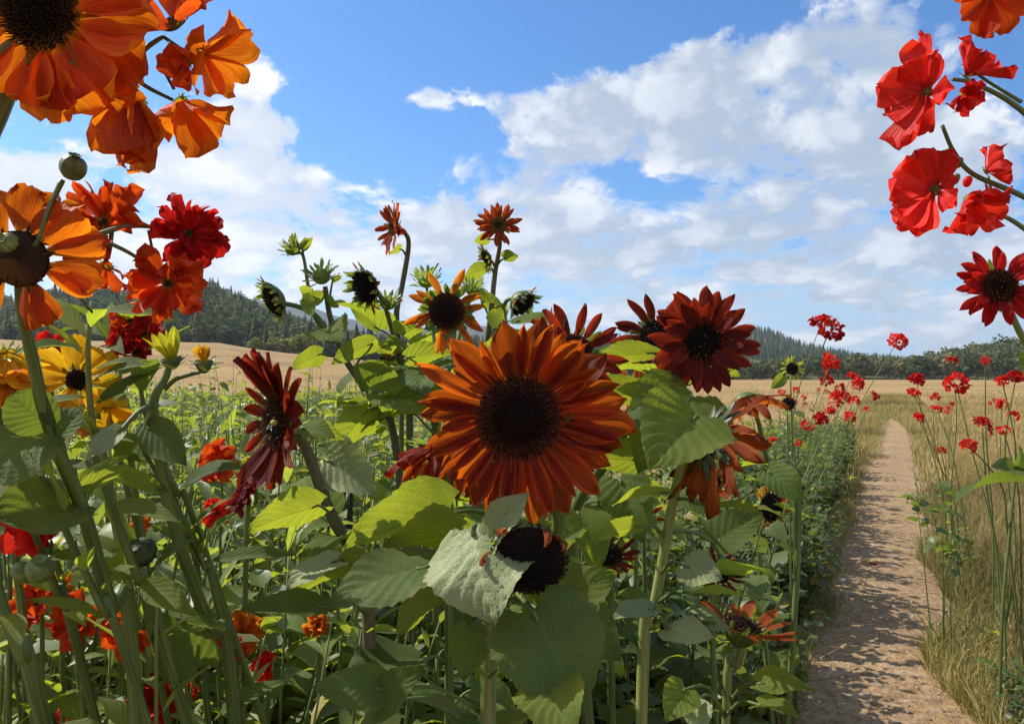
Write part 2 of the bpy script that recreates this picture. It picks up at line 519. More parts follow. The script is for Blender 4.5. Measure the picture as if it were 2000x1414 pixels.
tag(obj('path', mb.mesh('path', M_path)), 'narrow trodden earth path through the garden', kind='structure')

# ---- hills
m, t, out = newmat('hill_scrub')
pos = t.new('ShaderNodeNewGeometry').outputs['Position']
n1 = t.noise(pos, 0.02, 6, 0.65); n2 = t.noise(pos, 0.25, 4, 0.7)
c = t.mix(t.ss(n1, 0.4, 0.6), (0.055, 0.07, 0.03), (0.11, 0.105, 0.05)); c = t.mix(t.ss(n2, 0.55, 0.75, 0.0, 0.4), c, (0.20, 0.16, 0.08))
p = t.new('ShaderNodeBsdfPrincipled'); t.put(p.inputs['Base Color'], c); p.inputs['Roughness'].default_value = 1.0; p.inputs['Specular IOR Level'].default_value = 0.0
t.l.new(p.outputs[0], out.inputs[0]); M_hill = m
m, t, out = newmat('distant_conifer_slope')
pos = t.new('ShaderNodeNewGeometry').outputs['Position']
n1 = t.noise(pos, 0.01, 6, 0.65); n2 = t.noise(t.vm('MULTIPLY', pos, (1, 1, 0.4)), 0.06, 4, 0.75)
c = t.mix(t.ss(n1, 0.4, 0.6), (0.03, 0.05, 0.03), (0.06, 0.075, 0.04)); c = t.mix(t.ss(n2, 0.5, 0.7, 0.0, 0.6), c, (0.10, 0.11, 0.06))
p = t.new('ShaderNodeBsdfPrincipled'); t.put(p.inputs['Base Color'], c); p.inputs['Roughness'].default_value = 1.0; p.inputs['Specular IOR Level'].default_value = 0.0
t.l.new(t.bump(n2, 1.0, 8.0), p.inputs['Normal']); t.l.new(p.outputs[0], out.inputs[0]); M_far = m


def hill_z(tab, base, Dc, Df, px, tt, treeh):
    top = CAMH + (HZ - lerp(tab, px)) / F * Dc * 1.0 - treeh     # Dc is measured along +Y
    t2 = tt if tt <= 1 else max(0.0, 1 - (tt - 1) * 0.8)
    z = base + (top - base) * (t2 ** 0.85 if tt <= 1 else t2)
    return z


def hill(name, label, tab, Dc, Df, base, treeh, mat, step=10, nz=5.0, pw=None):
    px0, px1 = tab[0][0], tab[-1][0]
    rows = []
    n = int((px1 - px0) / step)
    for i in range(29):
        tt = i / 20
        Y = Df + (Dc - Df) * tt
        row = []
        for k in range(n + 1):
            px = px0 + (px1 - px0) * k / n
            x = (px - 1000) / F * Y
            b = base(x, Y)
            z = hill_z(tab, b, Dc, Df, px, tt, treeh)
            z += noise.fractal(Vector((x * .012, Y * .012, 1)), 1, 2, 4) * nz * math.sin(min(tt, 1) * PI) * 0.8
            row.append((x, Y, z if tt > 0 else min(z, b) - 1.0))
        rows.append(row)
    mb = MB(); mb.grid(rows, [[(0, 0)] * (n + 1)] * len(rows))
    tag(obj(name, mb.mesh(name, mat)), label, kind='structure')


TL = [(-900, 520), (-400, 560), (0, 580), (90, 560), (180, 552), (250, 562), (330, 562), (395, 540), (430, 550), (470, 572), (520, 592), (580, 612), (640, 634), (700, 655), (790, 690), (880, 715)]
TMID = [(430, 690), (520, 672), (620, 652), (700, 650), (760, 652), (850, 652), (950, 655), (1050, 656), (1130, 660), (1200, 672), (1300, 690), (1420, 715)]
TBLUE = [(380, 575), (560, 590), (610, 600), (650, 616), (700, 626), (760, 634), (830, 640), (900, 634), (1000, 640), (1100, 660), (1200, 690), (1300, 720)]
TPEAK = [(980, 705), (1080, 688), (1150, 668), (1200, 655), (1260, 650), (1340, 643), (1400, 640), (1440, 639), (1472, 633), (1500, 641), (1540, 657), (1580, 672), (1620, 682), (1680, 692), (1760, 700), (1850, 706), (1950, 712), (2100, 725)]
TRIGHT = [(1380, 742), (1480, 722), (1560, 703), (1620, 690), (1700, 688), (1780, 694), (1820, 684), (1870, 672), (1930, 660), (1970, 648), (2050, 640), (2300, 610), (2900, 560)]
gb = lambda x, y: gz(x, y)
hill('hill', 'wooded hill rising behind the tan field', TL, 430, 225, gb, 7, M_hill)
hill('hill', 'low conifer covered rise behind the field', TMID, 620, 330, gb, 9, M_hill, nz=3)
hill('hill', 'wooded peak with a long right slope', TPEAK, 1300, 560, gb, 10, M_hill, nz=8)
hill('hill', 'far blue mountain ridge', TBLUE, 2700, 1500, gb, 0, M_far, nz=30)
hill('hill', 'scrubby slope behind the right tree belt', TRIGHT, 420, 300, gb, 9, M_hill, nz=2)

# ---- trees
def canopy_mat(name, a, b, c3, trans, tw=0.25):
    m, t, out = newmat(name)
    at = t.new('ShaderNodeAttribute', attribute_name='tint')
    rnd = t.new('ShaderNodeObjectInfo').outputs['Random']
    isl = t.new('ShaderNodeNewGeometry').outputs['Random Per Island']
    f = t.m('FRACT', t.m('ADD', at.outputs['Fac'], rnd))
    c = t.mix(t.ss(f, 0.0, 0.6), a, b); c = t.mix(t.ss(f, 0.78, 0.97), c, c3)
    v = t.m('ADD', 0.6, t.m('MULTIPLY', isl, 0.8)); c = t.vm('MULTIPLY', c, t.comb(v, v, v))
    tc = t.vm('MULTIPLY', c, (1.3, 1.5, 0.7))
    leafy_shader(t, out, c, tc, tw, 0.8, 0.1)
    return m


M_conif = canopy_mat('conifer_needles', (0.040, 0.062, 0.030), (0.075, 0.098, 0.042), (0.125, 0.125, 0.05), None)
M_broad = canopy_mat('broadleaf_canopy', (0.060, 0.082, 0.034), (0.105, 0.118, 0.048), (0.19, 0.165, 0.065), None)
M_bright = canopy_mat('yellow_green_canopy', (0.13, 0.16, 0.03), (0.17, 0.19, 0.04), (0.2, 0.19, 0.05), None)
M_bark = plain_mat('bark', (0.10, 0.075, 0.055), (0.19, 0.15, 0.11), 6.0, 0.9, 0.1, 0.5, 0.05)


def conifer_arrays(seed, nb=70, h=1.0):
    rn = random.Random(seed); V = []; Fc = []
    wid = rn.uniform(0.15, 0.23)
    for i in range(nb):
        f = (i + rn.random()) / nb
        z = 0.08 + 0.92 * f
        L = wid * (1 - f) ** 0.8 * rn.uniform(0.75, 1.25) + 0.012
        a = i * 2.4 + rn.uniform(-.4, .4)
        dr = Vector((math.cos(a), math.sin(a), 0)); sdv = Vector((-dr.y, dr.x, 0))
        b = Vector((0, 0, z)); e = dr * L + Vector((0, 0, z - L * rn.uniform(0.25, 0.6)))
        wv = sdv * L * rn.uniform(0.35, 0.55); o = len(V)
        V += [b + Vector((0, 0, 0.05)), b + dr * L * .55 + wv - Vector((0, 0, L * .25)), e, b + dr * L * .55 - wv - Vector((0, 0, L * .25))]
        Fc.append((o, o + 1, o + 2, o + 3))
    o = len(V); V += [Vector((-.012, 0, .9)), Vector((.012, 0, .9)), Vector((0, 0.005, 1.03)), Vector((0, -.005, 1.03))]; Fc.append((o, o + 1, o + 2, o + 3))
    return np.array([tuple(v) for v in V]), np.array(Fc)


def broad_arrays(seed, nb=110, squat=0.62):
    rn = random.Random(seed); V = []; Fc = []
    lobes = [(Vector((rn.uniform(-.22, .22), rn.uniform(-.22, .22), rn.uniform(.35, .72))), rn.uniform(.16, .28)) for _ in range(7)]
    for i in range(nb):
        c, r = lobes[i % 7]
        dv = Vector((rn.gauss(0, 1), rn.gauss(0, 1), rn.gauss(0, 1))).normalized()
        p = c + dv * r * rn.uniform(0.55, 1.05)
        nrm = (dv + Vector((rn.uniform(-.6, .6), rn.uniform(-.6, .6), rn.uniform(-.6, .6)))).normalized()
        x = nrm.orthogonal().normalized(); y = nrm.cross(x); s = rn.uniform(0.035, 0.075); o = len(V)
        V += [p + x * s, p + y * s * rn.uniform(.6, 1.2), p - x * s * rn.uniform(.6, 1.2), p - y * s]
        Fc.append((o, o + 1, o + 2, o + 3))
    return np.array([tuple(v) for v in V]), np.array(Fc)


CV = [conifer_arrays(i) for i in range(7)]
BV = [broad_arrays(40 + i) for i in range(7)]


def merged(name, label, places, mat, variants):
    Vs = []; Fs = []; Ts = []; off = 0; rn = random.Random(len(places))
    for (x, y, z, h, wd) in places:
        V, Fc = variants[rn.randrange(len(variants))]
        a = rn.uniform(0, 6.28); ca, sa = math.cos(a), math.sin(a)
        W = np.empty_like(V)
        W[:, 0] = x + (V[:, 0] * ca - V[:, 1] * sa) * h * wd; W[:, 1] = y + (V[:, 0] * sa + V[:, 1] * ca) * h * wd; W[:, 2] = z + V[:, 2] * h
        Vs.append(W); Fs.append(Fc + off); off += len(V); Ts.append(np.full(len(V), rn.random()))
    me = np_mesh(name, np.concatenate(Vs), np.concatenate(Fs), [mat], None, False, np.concatenate(Ts))
    return tag(obj(name, me), label, kind='stuff')


def on_hill(tab, Dc, Df, n, treeh, hmin, hmax, wd, seed, tmax=1.06, tpow=1.0, pxr=None):
    rn = random.Random(seed); out = []
    px0, px1 = pxr or (tab[0][0], tab[-1][0])
    for _ in range(n):
        px = rn.uniform(px0, px1); tt = 0.03 + rn.random() ** tpow * (tmax - .03); Y = Df + (Dc - Df) * tt; x = (px - 1000) / F * Y
        z = hill_z(tab, gz(x, Y), Dc, Df, px, tt, treeh)
        z += noise.fractal(Vector((x * .012, Y * .012, 1)), 1, 2, 4) * 5 * math.sin(min(tt, 1) * PI) * 0.8
        out.append((x, Y, z - 1.0, rn.uniform(hmin, hmax), wd * rn.uniform(.8, 1.25)))
    return out


merged('forest', 'dark conifers covering the left hill', on_hill(TL, 430, 225, 620, 7, 5, 11, 1.25, 1, pxr=(-250, 880)), M_conif, CV)
merged('forest', 'olive green broadleaf trees scattered over the left hill', on_hill(TL, 430, 225, 900, 7, 5.5, 10, 1.25, 2, pxr=(-250, 800), tpow=1.2), M_broad, BV)
merged('forest', 'conifer plantation behind the field', on_hill(TMID, 620, 330, 1300, 9, 8, 13, 1.0, 3), M_conif, CV)
merged('forest', 'conifers covering the far peak', on_hill(TPEAK, 1300, 560, 2600, 10, 10, 17, 1.1, 4), M_conif, CV)
merged('forest', 'olive green trees and scrub on the right slope', on_hill(TRIGHT, 420, 300, 750, 9, 6, 11.5, 1.2, 5, pxr=(1400, 2400)), M_broad, BV)


def big_tree(kind, seed, mat):
    """one tree with its own trunk and crown, 1 m high; scaled when placed"""
    mb = MB(); rn = random.Random(seed)
    mb.tube([(0, 0, -.06), (0.005, 0, .3), (-.004, .004, .62), (0, 0, .9)], [.022, .017, .010, .003], 7)
    if kind == 'broad':
        for k in range(5):
            a = k * 1.3; mb.tube([(0, 0, .22 + .07 * k), (math.cos(a) * .12, math.sin(a) * .12, .38 + .07 * k), (math.cos(a) * .2, math.sin(a) * .2, .5 + .06 * k)], [.009, .006, .002], 5)
        V, Fc = broad_arrays(seed, 520)
    else:
        V, Fc = conifer_arrays(seed, 240)
    return mb.mesh('trunk', M_bark), np_mesh('crown', V, Fc, [mat], None, False)


def put_tree(kind, meshes, px, Y, h, wd, label, group=None, zoff=0.0):
    x = (px - 1000) / F * Y; z = gz(x, Y) + zoff
    Mx = Matrix.Translation((x, Y, z)) @ Matrix.Rotation(RN.uniform(0, 6.28), 4, 'Z') @ Matrix.Diagonal((h * wd, h * wd, h, 1))
    o = tag(obj('conifer_tree' if kind == 'conif' else 'broadleaf_tree', None, None, Mx), label, 'tree', group)
    for nm, me in zip(('trunk', 'crown'), meshes): obj(nm, me, o, Mx)
    return o


TC = [big_tree('conif', 100 + i, M_conif) for i in range(4)]
TB = [big_tree('broad', 200 + i, M_broad) for i in range(4)]
TY = [big_tree('broad', 300 + i, M_bright) for i in range(2)]
rn = random.Random(5)
for i in range(26):          # front row at the foot of the left hill
    px = 240 + i * 24 + rn.uniform(-8, 8); Y = rn.uniform(214, 226)
    if rn.random() < .45: put_tree('conif', TC[i % 4], px, Y, rn.uniform(8, 12.5), 1.15, 'dark conifer at the foot of the left wooded hill', 'conifers at the edge of the left wood')
    else: put_tree('broad', TB[i % 4], px, Y, rn.uniform(5.5, 9.5), 1.2, 'olive green rounded tree at the foot of the left wooded hill', 'broadleaf trees at the edge of the left wood')
for (px, h, lab) in ((548, 6.2, 'bright yellow-green bushy tree at the field edge, beside a larger one of the same colour'), (505, 5.0, 'small yellow-green tree at the field edge left of a bright bushy tree'), (590, 8.0, 'tall bright yellow-green bushy tree before the dark conifers')):
    put_tree('broad', TY[int(px) % 2], px, 205, h, 1.35, lab)
put_tree('conif', TC[1], 722, 300, 20, .8, 'tall dark conifer standing above the plantation before the blue ridge')
put_tree('conif', TC[3], 1077, 300, 27.5, .72, 'lone tall conifer rising above the largest orange sunflower')
for i in range(34):          # belt of trees along the right of the field
    px = 1400 + i * 24 + rn.uniform(-9, 9); Y = rn.uniform(262, 296)
    hh = lerp([(1400, 8), (1550, 9.5), (1650, 12.5), (1760, 11), (1830, 12), (2000, 15), (2300, 17)], px) * rn.uniform(.75, 1.02)
    if rn.random() < .3: put_tree('conif', TC[i % 4], px, Y, hh, 1.1, 'dark conifer in the tree belt behind the right field', 'conifers in the right tree belt')
    else: put_tree('broad', TB[i % 4], px, Y, hh, 1.15, 'olive green tree in the tree belt behind the right field', 'broadleaf trees in the right tree belt')
# ================================================================== PLANT KIT
M_leaf = sunflower_leaf_mat('sunflower_leaf', (0.105, 0.150, 0.034), (0.150, 0.19, 0.055), (0.46, 0.54, 0.03), 0.50, 0.66, 0.15)
M_leafgrey = sunflower_leaf_mat('sunflower_leaf_downy', (0.225, 0.262, 0.120), (0.19, 0.225, 0.09), (0.30, 0.38, 0.06), 0.25, 0.55, 0.35, 0.25)
M_leafyel = sunflower_leaf_mat('sunflower_leaf_thin', (0.085, 0.125, 0.036), (0.13, 0.165, 0.055), (0.42, 0.475, 0.028), 0.45, 0.64, 0.18)
M_leafdark = sunflower_leaf_mat('broad_leaf_dark', (0.085, 0.125, 0.034), (0.10, 0.14, 0.042), (0.28, 0.36, 0.03), 0.38, 0.64, 0.16)
M_stem = plain_mat('green_stem', (0.055, 0.095, 0.018), (0.150, 0.190, 0.050), 1.0, 0.48, 0.45, 0.6, 0.002, stretch=(12, 9, 1))
M_stempurple = plain_mat('hairy_purple_stem', (0.085, 0.090, 0.040), (0.18, 0.14, 0.095), 1.0, 0.6, 0.4, 0.7, 0.002, stretch=(14, 60, 1))
M_stemlight = plain_mat('pale_stem', (0.12, 0.165, 0.04), (0.25, 0.27, 0.09), 1.0, 0.5, 0.4, 0.6, 0.002, stretch=(12, 10, 1))
M_bract = small_leaf_mat('green_bract', (0.10, 0.15, 0.035), (0.15, 0.20, 0.05), (0.40, 0.50, 0.04), 0.35)
M_bractdark = small_leaf_mat('dark_bract', (0.05, 0.075, 0.03), (0.075, 0.10, 0.04), (0.15, 0.2, 0.03), 0.2)
M_pod = plain_mat('seed_pod', (0.075, 0.120, 0.024), (0.19, 0.225, 0.070), 160.0, 0.5, 0.4, 0.2)
M_poddark = plain_mat('dark_seed_pod', (0.034, 0.050, 0.014), (0.085, 0.110, 0.030), 90.0, 0.6, 0.3, 0.4)

PM = {
    'orange': petal_mat('rust_orange_petal', (0.15, 0.007, 0.004), (0.40, 0.050, 0.006), (0.30, 0.06, 0.012), (1.0, 0.22, 0.010), 0.46, 0.8),
    'midorange': petal_mat('amber_petal', (0.50, 0.085, 0.008), (0.72, 0.20, 0.012), (0.45, 0.06, 0.01), (1.0, 0.34, 0.015), 0.5, 0.4),
    'darkred': petal_mat('maroon_petal', (0.115, 0.010, 0.006), (0.21, 0.024, 0.008), (0.30, 0.06, 0.01), (0.48, 0.045, 0.010), 0.45, 0.45),
    'rust': petal_mat('rust_petal', (0.30, 0.028, 0.008), (0.42, 0.06, 0.01), (0.40, 0.10, 0.012), (0.8, 0.14, 0.012), 0.45, 0.45),
    'wilt': petal_mat('withered_petal', (0.20, 0.034, 0.007), (0.34, 0.085, 0.011), (0.28, 0.10, 0.03), (0.75, 0.20, 0.014), 0.46, 0.6, 0.7),
    'poppy': petal_mat('orange_poppy_petal', (0.50, 0.036, 0.006), (0.70, 0.105, 0.008), (0.75, 0.28, 0.01), (1.0, 0.33, 0.010), 0.5, 0.35),
    'vermilion': petal_mat('vermilion_petal', (0.58, 0.035, 0.008), (0.70, 0.07, 0.010), (0.70, 0.20, 0.01), (0.95, 0.15, 0.01), 0.45, 0.35),
    'scarlet': petal_mat('scarlet_petal', (0.72, 0.020, 0.014), (0.78, 0.032, 0.018), (0.45, 0.01, 0.01), (0.95, 0.055, 0.02), 0.42, 0.28, 0.45),
    'crimson': petal_mat('crimson_petal', (0.42, 0.008, 0.008), (0.55, 0.014, 0.010), (0.25, 0.006, 0.006), (0.85, 0.03, 0.015), 0.42, 0.4),
    'yellow': petal_mat('yellow_petal', (0.80, 0.36, 0.012), (0.85, 0.47, 0.02), (0.60, 0.18, 0.01), (1.0, 0.62, 0.02), 0.45, 0.3),
    'lime': petal_mat('greenish_yellow_petal', (0.50, 0.48, 0.03), (0.60, 0.52, 0.04), (0.3, 0.35, 0.03), (0.8, 0.8, 0.04), 0.4, 0.3),
    'plume': petal_mat('wine_red_petal', (0.16, 0.008, 0.016), (0.28, 0.014, 0.022), (0.16, 0.01, 0.01), (0.5, 0.03, 0.03), 0.4, 0.4),
}
DM = {
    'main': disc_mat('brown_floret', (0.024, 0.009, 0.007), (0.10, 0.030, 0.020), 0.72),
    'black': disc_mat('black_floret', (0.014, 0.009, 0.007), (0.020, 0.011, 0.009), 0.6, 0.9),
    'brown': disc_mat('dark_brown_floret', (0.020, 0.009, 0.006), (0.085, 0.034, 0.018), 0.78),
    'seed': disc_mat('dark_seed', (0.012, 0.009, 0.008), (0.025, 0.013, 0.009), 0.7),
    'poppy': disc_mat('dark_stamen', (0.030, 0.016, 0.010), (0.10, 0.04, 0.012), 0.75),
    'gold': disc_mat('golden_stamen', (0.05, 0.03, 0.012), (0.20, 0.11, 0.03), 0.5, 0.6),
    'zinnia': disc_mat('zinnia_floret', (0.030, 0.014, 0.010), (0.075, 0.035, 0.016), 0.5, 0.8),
}

PROF = {
    'ray': [(0, .30), (.12, .58), (.35, .92), (.55, 1), (.75, .84), (.9, .48), (.97, .2), (1, .03)],
    'rayblunt': [(0, .34), (.12, .62), (.35, .95), (.55, 1), (.75, .86), (.88, .56), (.96, .24), (1, .04)],
    'wide': [(0, .14), (.15, .40), (.4, .78), (.65, 1), (.85, .98), (.95, .74), (1, .50)],
    'round': [(0, .12), (.15, .32), (.4, .76), (.65, 1), (.82, .95), (.94, .64), (1, .18)],
}
WID = {'ray': .13, 'rayblunt': .175, 'wide': .40, 'round': .34}


def petal_geo(mb, M, style='ray', L=1.0, wr=None, bend=0.0, cup=0.3, ridge=0.5, ruffle=0.0, twist=0.0, seed=0, nv=10, nu=6, curl=0.0, side=0.0):
    """one petal along +Y with its face to +Z; rows follow a bending midline"""
    rn = random.Random(seed); W = (WID[style] if wr is None else wr)
    ph = [rn.uniform(0, 6.28) for _ in range(6)]
    prof = PROF[style]
    rows = []; uvs = []; y = 0; z = 0; ang = 0; xo = 0
    nick = rn.uniform(-.8, .8); nd = rn.choice((0, 0, .05, .11)) * (1 if style != 'ray' else .5); tw2 = rn.uniform(-.9, .9) * (1 if style in ('ray', 'rayblunt') else .3)
    for i in range(nv + 1):
        v = i / nv
        ang = bend * v + curl * max(0, v - .6) ** 2 * 6
        if i: y += math.cos(ang) / nv; z += math.sin(ang) / nv
        xo = side * v * v
        hw = lerp(prof, v) * W
        row = []; ur = []
        for j in range(nu + 1):
            u = -1 + 2 * j / nu
            asym = 1 + 0.10 * math.sin(ph[0] + v * 4) * (1 if u > 0 else -1)
            xx = u * hw * asym
            zz = cup * W * u * u * (.4 + .6 * v) - ridge * 0.10 * W * math.cos(u * 5.2) * math.sin(min(1, v * 1.3) * PI) ** .5
            zz += ruffle * W * math.sin(u * 3.1 + ph[1] + v * 3) * v * v + ruffle * .6 * W * math.sin(u * 7 + ph[2]) * v ** 4
            zz += .06 * W * math.sin(v * 7 + ph[3] + u * 2)
            yy = 0.0
            if v > .8:
                yy = (v - .8) / .2 * (.035 * math.sin(u * 9 + ph[4]) + .02 * math.sin(u * 17 + ph[5])) * (1 if style in ('wide', 'round') else .35)
                if style in ('wide', 'round'): yy -= (v - .8) / .2 * (.10 * u * u - .0)
            if v > .7 and nd: yy -= nd * (v - .7) / .3 * math.exp(-((u - nick) / .22) ** 2)
            ta = twist * v + tw2 * max(0, v - .55) ** 1.5
            x2 = xx * math.cos(ta) - zz * math.sin(ta); z2 = xx * math.sin(ta) + zz * math.cos(ta)
            row.append(((x2 + xo) * L, (y + yy * math.cos(ang) - z2 * math.sin(ang)) * L, (z + yy * math.sin(ang) + z2 * math.cos(ang)) * L))
            ur.append(((u + 1) / 2, v))
        rows.append(row); uvs.append(ur)
    mb.grid(rows, uvs, 0, M)


PETAL_CACHE = {}


def petal_variant(style, mat, k, hero=False, **kw):
    key = (style, mat, k, hero, tuple(sorted(kw.items())))
    if key not in PETAL_CACHE:
        rn = random.Random(len(style) * 131 + k * 17 + 5)
        mb = MB(); a = dict(kw)
        a['bend'] = a.get('bend', 0) + rn.uniform(-.28, .28); a['twist'] = rn.uniform(-.3, .3) * a.pop('tw', 1); a['curl'] = a.get('curl', 0) + rn.uniform(-.5, .5) * .6
        a['side'] = rn.uniform(-.09, .09); a['cup'] = a.get('cup', .3) * rn.uniform(.5, 1.6)
        petal_geo(mb, None, style, seed=k * 7 + 3, nv=16 if hero else 9, nu=10 if hero else 6, **a)
        PETAL_CACHE[key] = mb.mesh('petal', PM[mat])
    return PETAL_CACHE[key]


def disc_mesh(rd, hd, n, mat, spike=1.0, seed=0, flat=0.0, concave=0.0):
    mb = MB(); rn = random.Random(seed)
    prof = lambda q: hd * ((1 - q ** 2.4) - concave * math.exp(-(q / .45) ** 2))
    rows = []; uvs = []
    for i in range(9):
        q = i / 8
        rows.append([(rd * q * math.cos(2 * PI * k / 28), rd * q * math.sin(2 * PI * k / 28), prof(q) - .04 * rd) for k in range(29)])
        uvs.append([(q, 0.1)] * 29)
    mb.grid(rows, uvs)
    for i in range(n):
        q = math.sqrt((i + .5) / n); a = i * 2.39996 + rn.uniform(-.05, .05)
        p = Vector((rd * q * math.cos(a), rd * q * math.sin(a), prof(q) - .04 * rd))
        e = .02
        dn = Vector((math.cos(a) * (prof(max(0, q - e)) - prof(min(1, q + e))) / (2 * e), math.sin(a) * (prof(max(0, q - e)) - prof(min(1, q + e))) / (2 * e), rd)).normalized()
        dn = (dn + Vector((rn.uniform(-.28, .28), rn.uniform(-.28, .28), 0))).normalized()
        s = rd * 1.25 / math.sqrt(n); l = rd * spike * (.10 + .09 * q) * rn.uniform(.6, 1.35)
        x = dn.orthogonal().normalized(); y = dn.cross(x)
        b = [p + x * s * .6, p + y * s * .6, p - x * s * .6, p - y * s * .6]
        tp = [p + dn * l + x * s * .28, p + dn * l + y * s * .28, p + dn * l - x * s * .28, p + dn * l - y * s * .28]
        mb.add(b + tp, [(0, 1, 5, 4), (1, 2, 6, 5), (2, 3, 7, 6), (3, 0, 4, 7), (4, 5, 6, 7)], [(q, .15)] * 4 + [(q, 1.0)] * 4, 0, False)
    return mb.mesh('disc', mat)


def calyx_mesh(rd, depth, nb, mat, bl=0.9, splay=0.25, seed=0, bw=.22):
    """green back of a head: a shallow bowl with two rows of pointed bracts"""
    mb = MB(); rn = random.Random(seed)
    prof = [(0.0, -depth), (.3, -depth * .97), (.6, -depth * .75), (.85, -depth * .4), (1.03, -depth * .02), (.95, .02 * rd)]
    rows = [[(rd * q * math.cos(2 * PI * k / 20), rd * q * math.sin(2 * PI * k / 20), z) for k in range(21)] for q, z in prof]
    mb.grid(rows, [[(k / 20, .5) for k in range(21)]] * len(rows))
    for i in range(nb):
        a = 2 * PI * i / nb * (2 if nb > 18 else 1) + (i // (nb // 2 + 1)) * .17 + rn.uniform(-.12, .12)
        rowi = i % 2
        r0 = Vector((math.cos(a), math.sin(a), 0))
        o = r0 * rd * (.92 - .22 * rowi) + Vector((0, 0, -depth * (.2 + .45 * rowi)))
        sp = splay + rn.uniform(-.3, .3)
        dr = (r0 * math.cos(sp) + Vector((0, 0, 1)) * math.sin(sp)).normalized()
        nrm = Vector((0, 0, 1)) * math.cos(sp) - r0 * math.sin(sp)
        petal_geo(mb, frame(o, dr, nrm), 'ray', rd * bl * rn.uniform(.7, 1.25), bw, bend=rn.uniform(-.2, .7), cup=.5, ridge=.2, seed=i + seed, nv=5, nu=2)
    return mb.mesh('flower_head', mat)


UP = Vector((0, 0, 1))


def head_frame(C, N):
    N = Vector(N).normalized(); r = UP.cross(N)
    r = r.normalized() if r.length > 1e-3 else Vector((1, 0, 0))
    u = N.cross(r)
    M = Matrix((r, u, N)).transposed().to_4x4(); M.translation = Vector(C)
    return M


def head(pl, C, N, rd, L=None, n=20, style='ray', mat='orange', disc='brown', rows=1, tilt=.12, jit=.12, hd=.35, nfl=140, hero=False, angles=None,
         droop=0.0, calyx=M_bract, nb=22, bl=.9, bw=.16, csplay=.25, seed=1, name='flower_head', lj=.15, spike=1.0, concave=0.0, wmul=1.0, each=True, label=None, kv=10, cdepth=.55, hide=None, **pk):
    """flower head under plant pl: bowl with bracts (the part) > disc, petals (sub-parts)"""
    rn = random.Random(seed * 31 + 7); M = head_frame(C, N)
    h = obj(name, calyx_mesh(rd * .98, rd * cdepth, nb, calyx, bl, csplay, seed, bw), pl, M)
    if label: h['label'] = label
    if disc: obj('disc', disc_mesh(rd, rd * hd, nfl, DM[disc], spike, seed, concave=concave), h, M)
    L = L or rd * 1.4
    lst = []
    if angles:
        lst = [(R(a[0]), a[1], a[2] if len(a) > 2 else 1.0, a[3] if len(a) > 3 else tilt, 0) for a in angles]
    else:
        for r_ in range(rows):
            m_ = max(4, int(n * (1 - .22 * r_)))
            for i in range(m_):
                a = 2 * PI * (i + .5 * r_) / m_ + rn.uniform(-jit, jit) * 2
                if hide and hide(a, rn): continue
                lst.append((a, 1 - .17 * r_, 1.0, tilt + .30 * r_ + rn.uniform(-jit, jit) * 1.6, r_))
    big = MB()
    gl = M.to_3x3().inverted() @ Vector((0, 0, -1))      # gravity in head space
    for i, (a, lf, wf, ti, r_) in enumerate(lst):
        r0 = Vector((math.cos(a), math.sin(a), 0)); ln = L * lf * (rn.uniform(1 - lj, 1 + lj) if not angles else 1)
        dr = (r0 * math.cos(ti) + Vector((0, 0, 1)) * math.sin(ti) + gl * droop * rn.uniform(.6, 1.3)).normalized()
        nr = Vector((0, 0, 1)) - dr * dr.z
        if nr.length < .2: nr = -r0
        nr = (nr + r0.cross(UP) * rn.uniform(-.25, .25))
        o = r0 * rd * (.90 - .18 * r_ if disc else .35) + Vector((0, 0, rd * (.0 + .04 * r_) + (i % 3) * rd * .012))
        Mp = M @ frame(o, dr, nr) @ Matrix.Diagonal((ln * wmul * wf * rn.uniform(.85, 1.15), ln, ln, 1))
        k = rn.randrange(kv)
        if each: obj('petal', petal_variant(style, mat, k, hero, **pk), h, Mp)
        else:
            petal_geo(big, M.inverted() @ Mp, style, seed=k, nv=7, nu=4, bend=pk.get('bend', 0) + rn.uniform(-.3, .3), cup=pk.get('cup', .3), ruffle=pk.get('ruffle', 0), ridge=pk.get('ridge', .5), twist=rn.uniform(-.3, .3))
    if not each: obj('petals', big.mesh('petals', PM[mat]), h, M)
    return h


def stem(pl, pts, r0, r1, mat=None, name='stem', n=6, sides=8, parent=None):
    q = spline(pts, n); k = len(q)
    mb = MB(); rad = [r0 + (r1 - r0) * i / (k - 1) for i in range(k)]
    for i in range(k): rad[i] *= 1 + .06 * noise.noise(q[i] * 40)
    mb.tube(q, rad, sides, 0, True, 1.0)
    obj(name, mb.mesh(name, mat or M_stem), parent or pl, Matrix())
    return q


HEART = [(0, .42), (.05, .72), (.14, .93), (.25, 1), (.4, .96), (.55, .82), (.7, .60), (.83, .36), (.93, .16), (1, .01)]
OVATE = [(0, .10), (.08, .45), (.2, .82), (.36, 1), (.55, .90), (.72, .64), (.86, .34), (.95, .12), (1, .01)]
LANCE = [(0, .12), (.15, .62), (.35, 1), (.55, .92), (.75, .6), (.9, .26), (1, .01)]
ROUNDL = [(0, .2), (.08, .6), (.25, .92), (.5, 1), (.72, .86), (.88, .56), (.96, .3), (1, .05)]


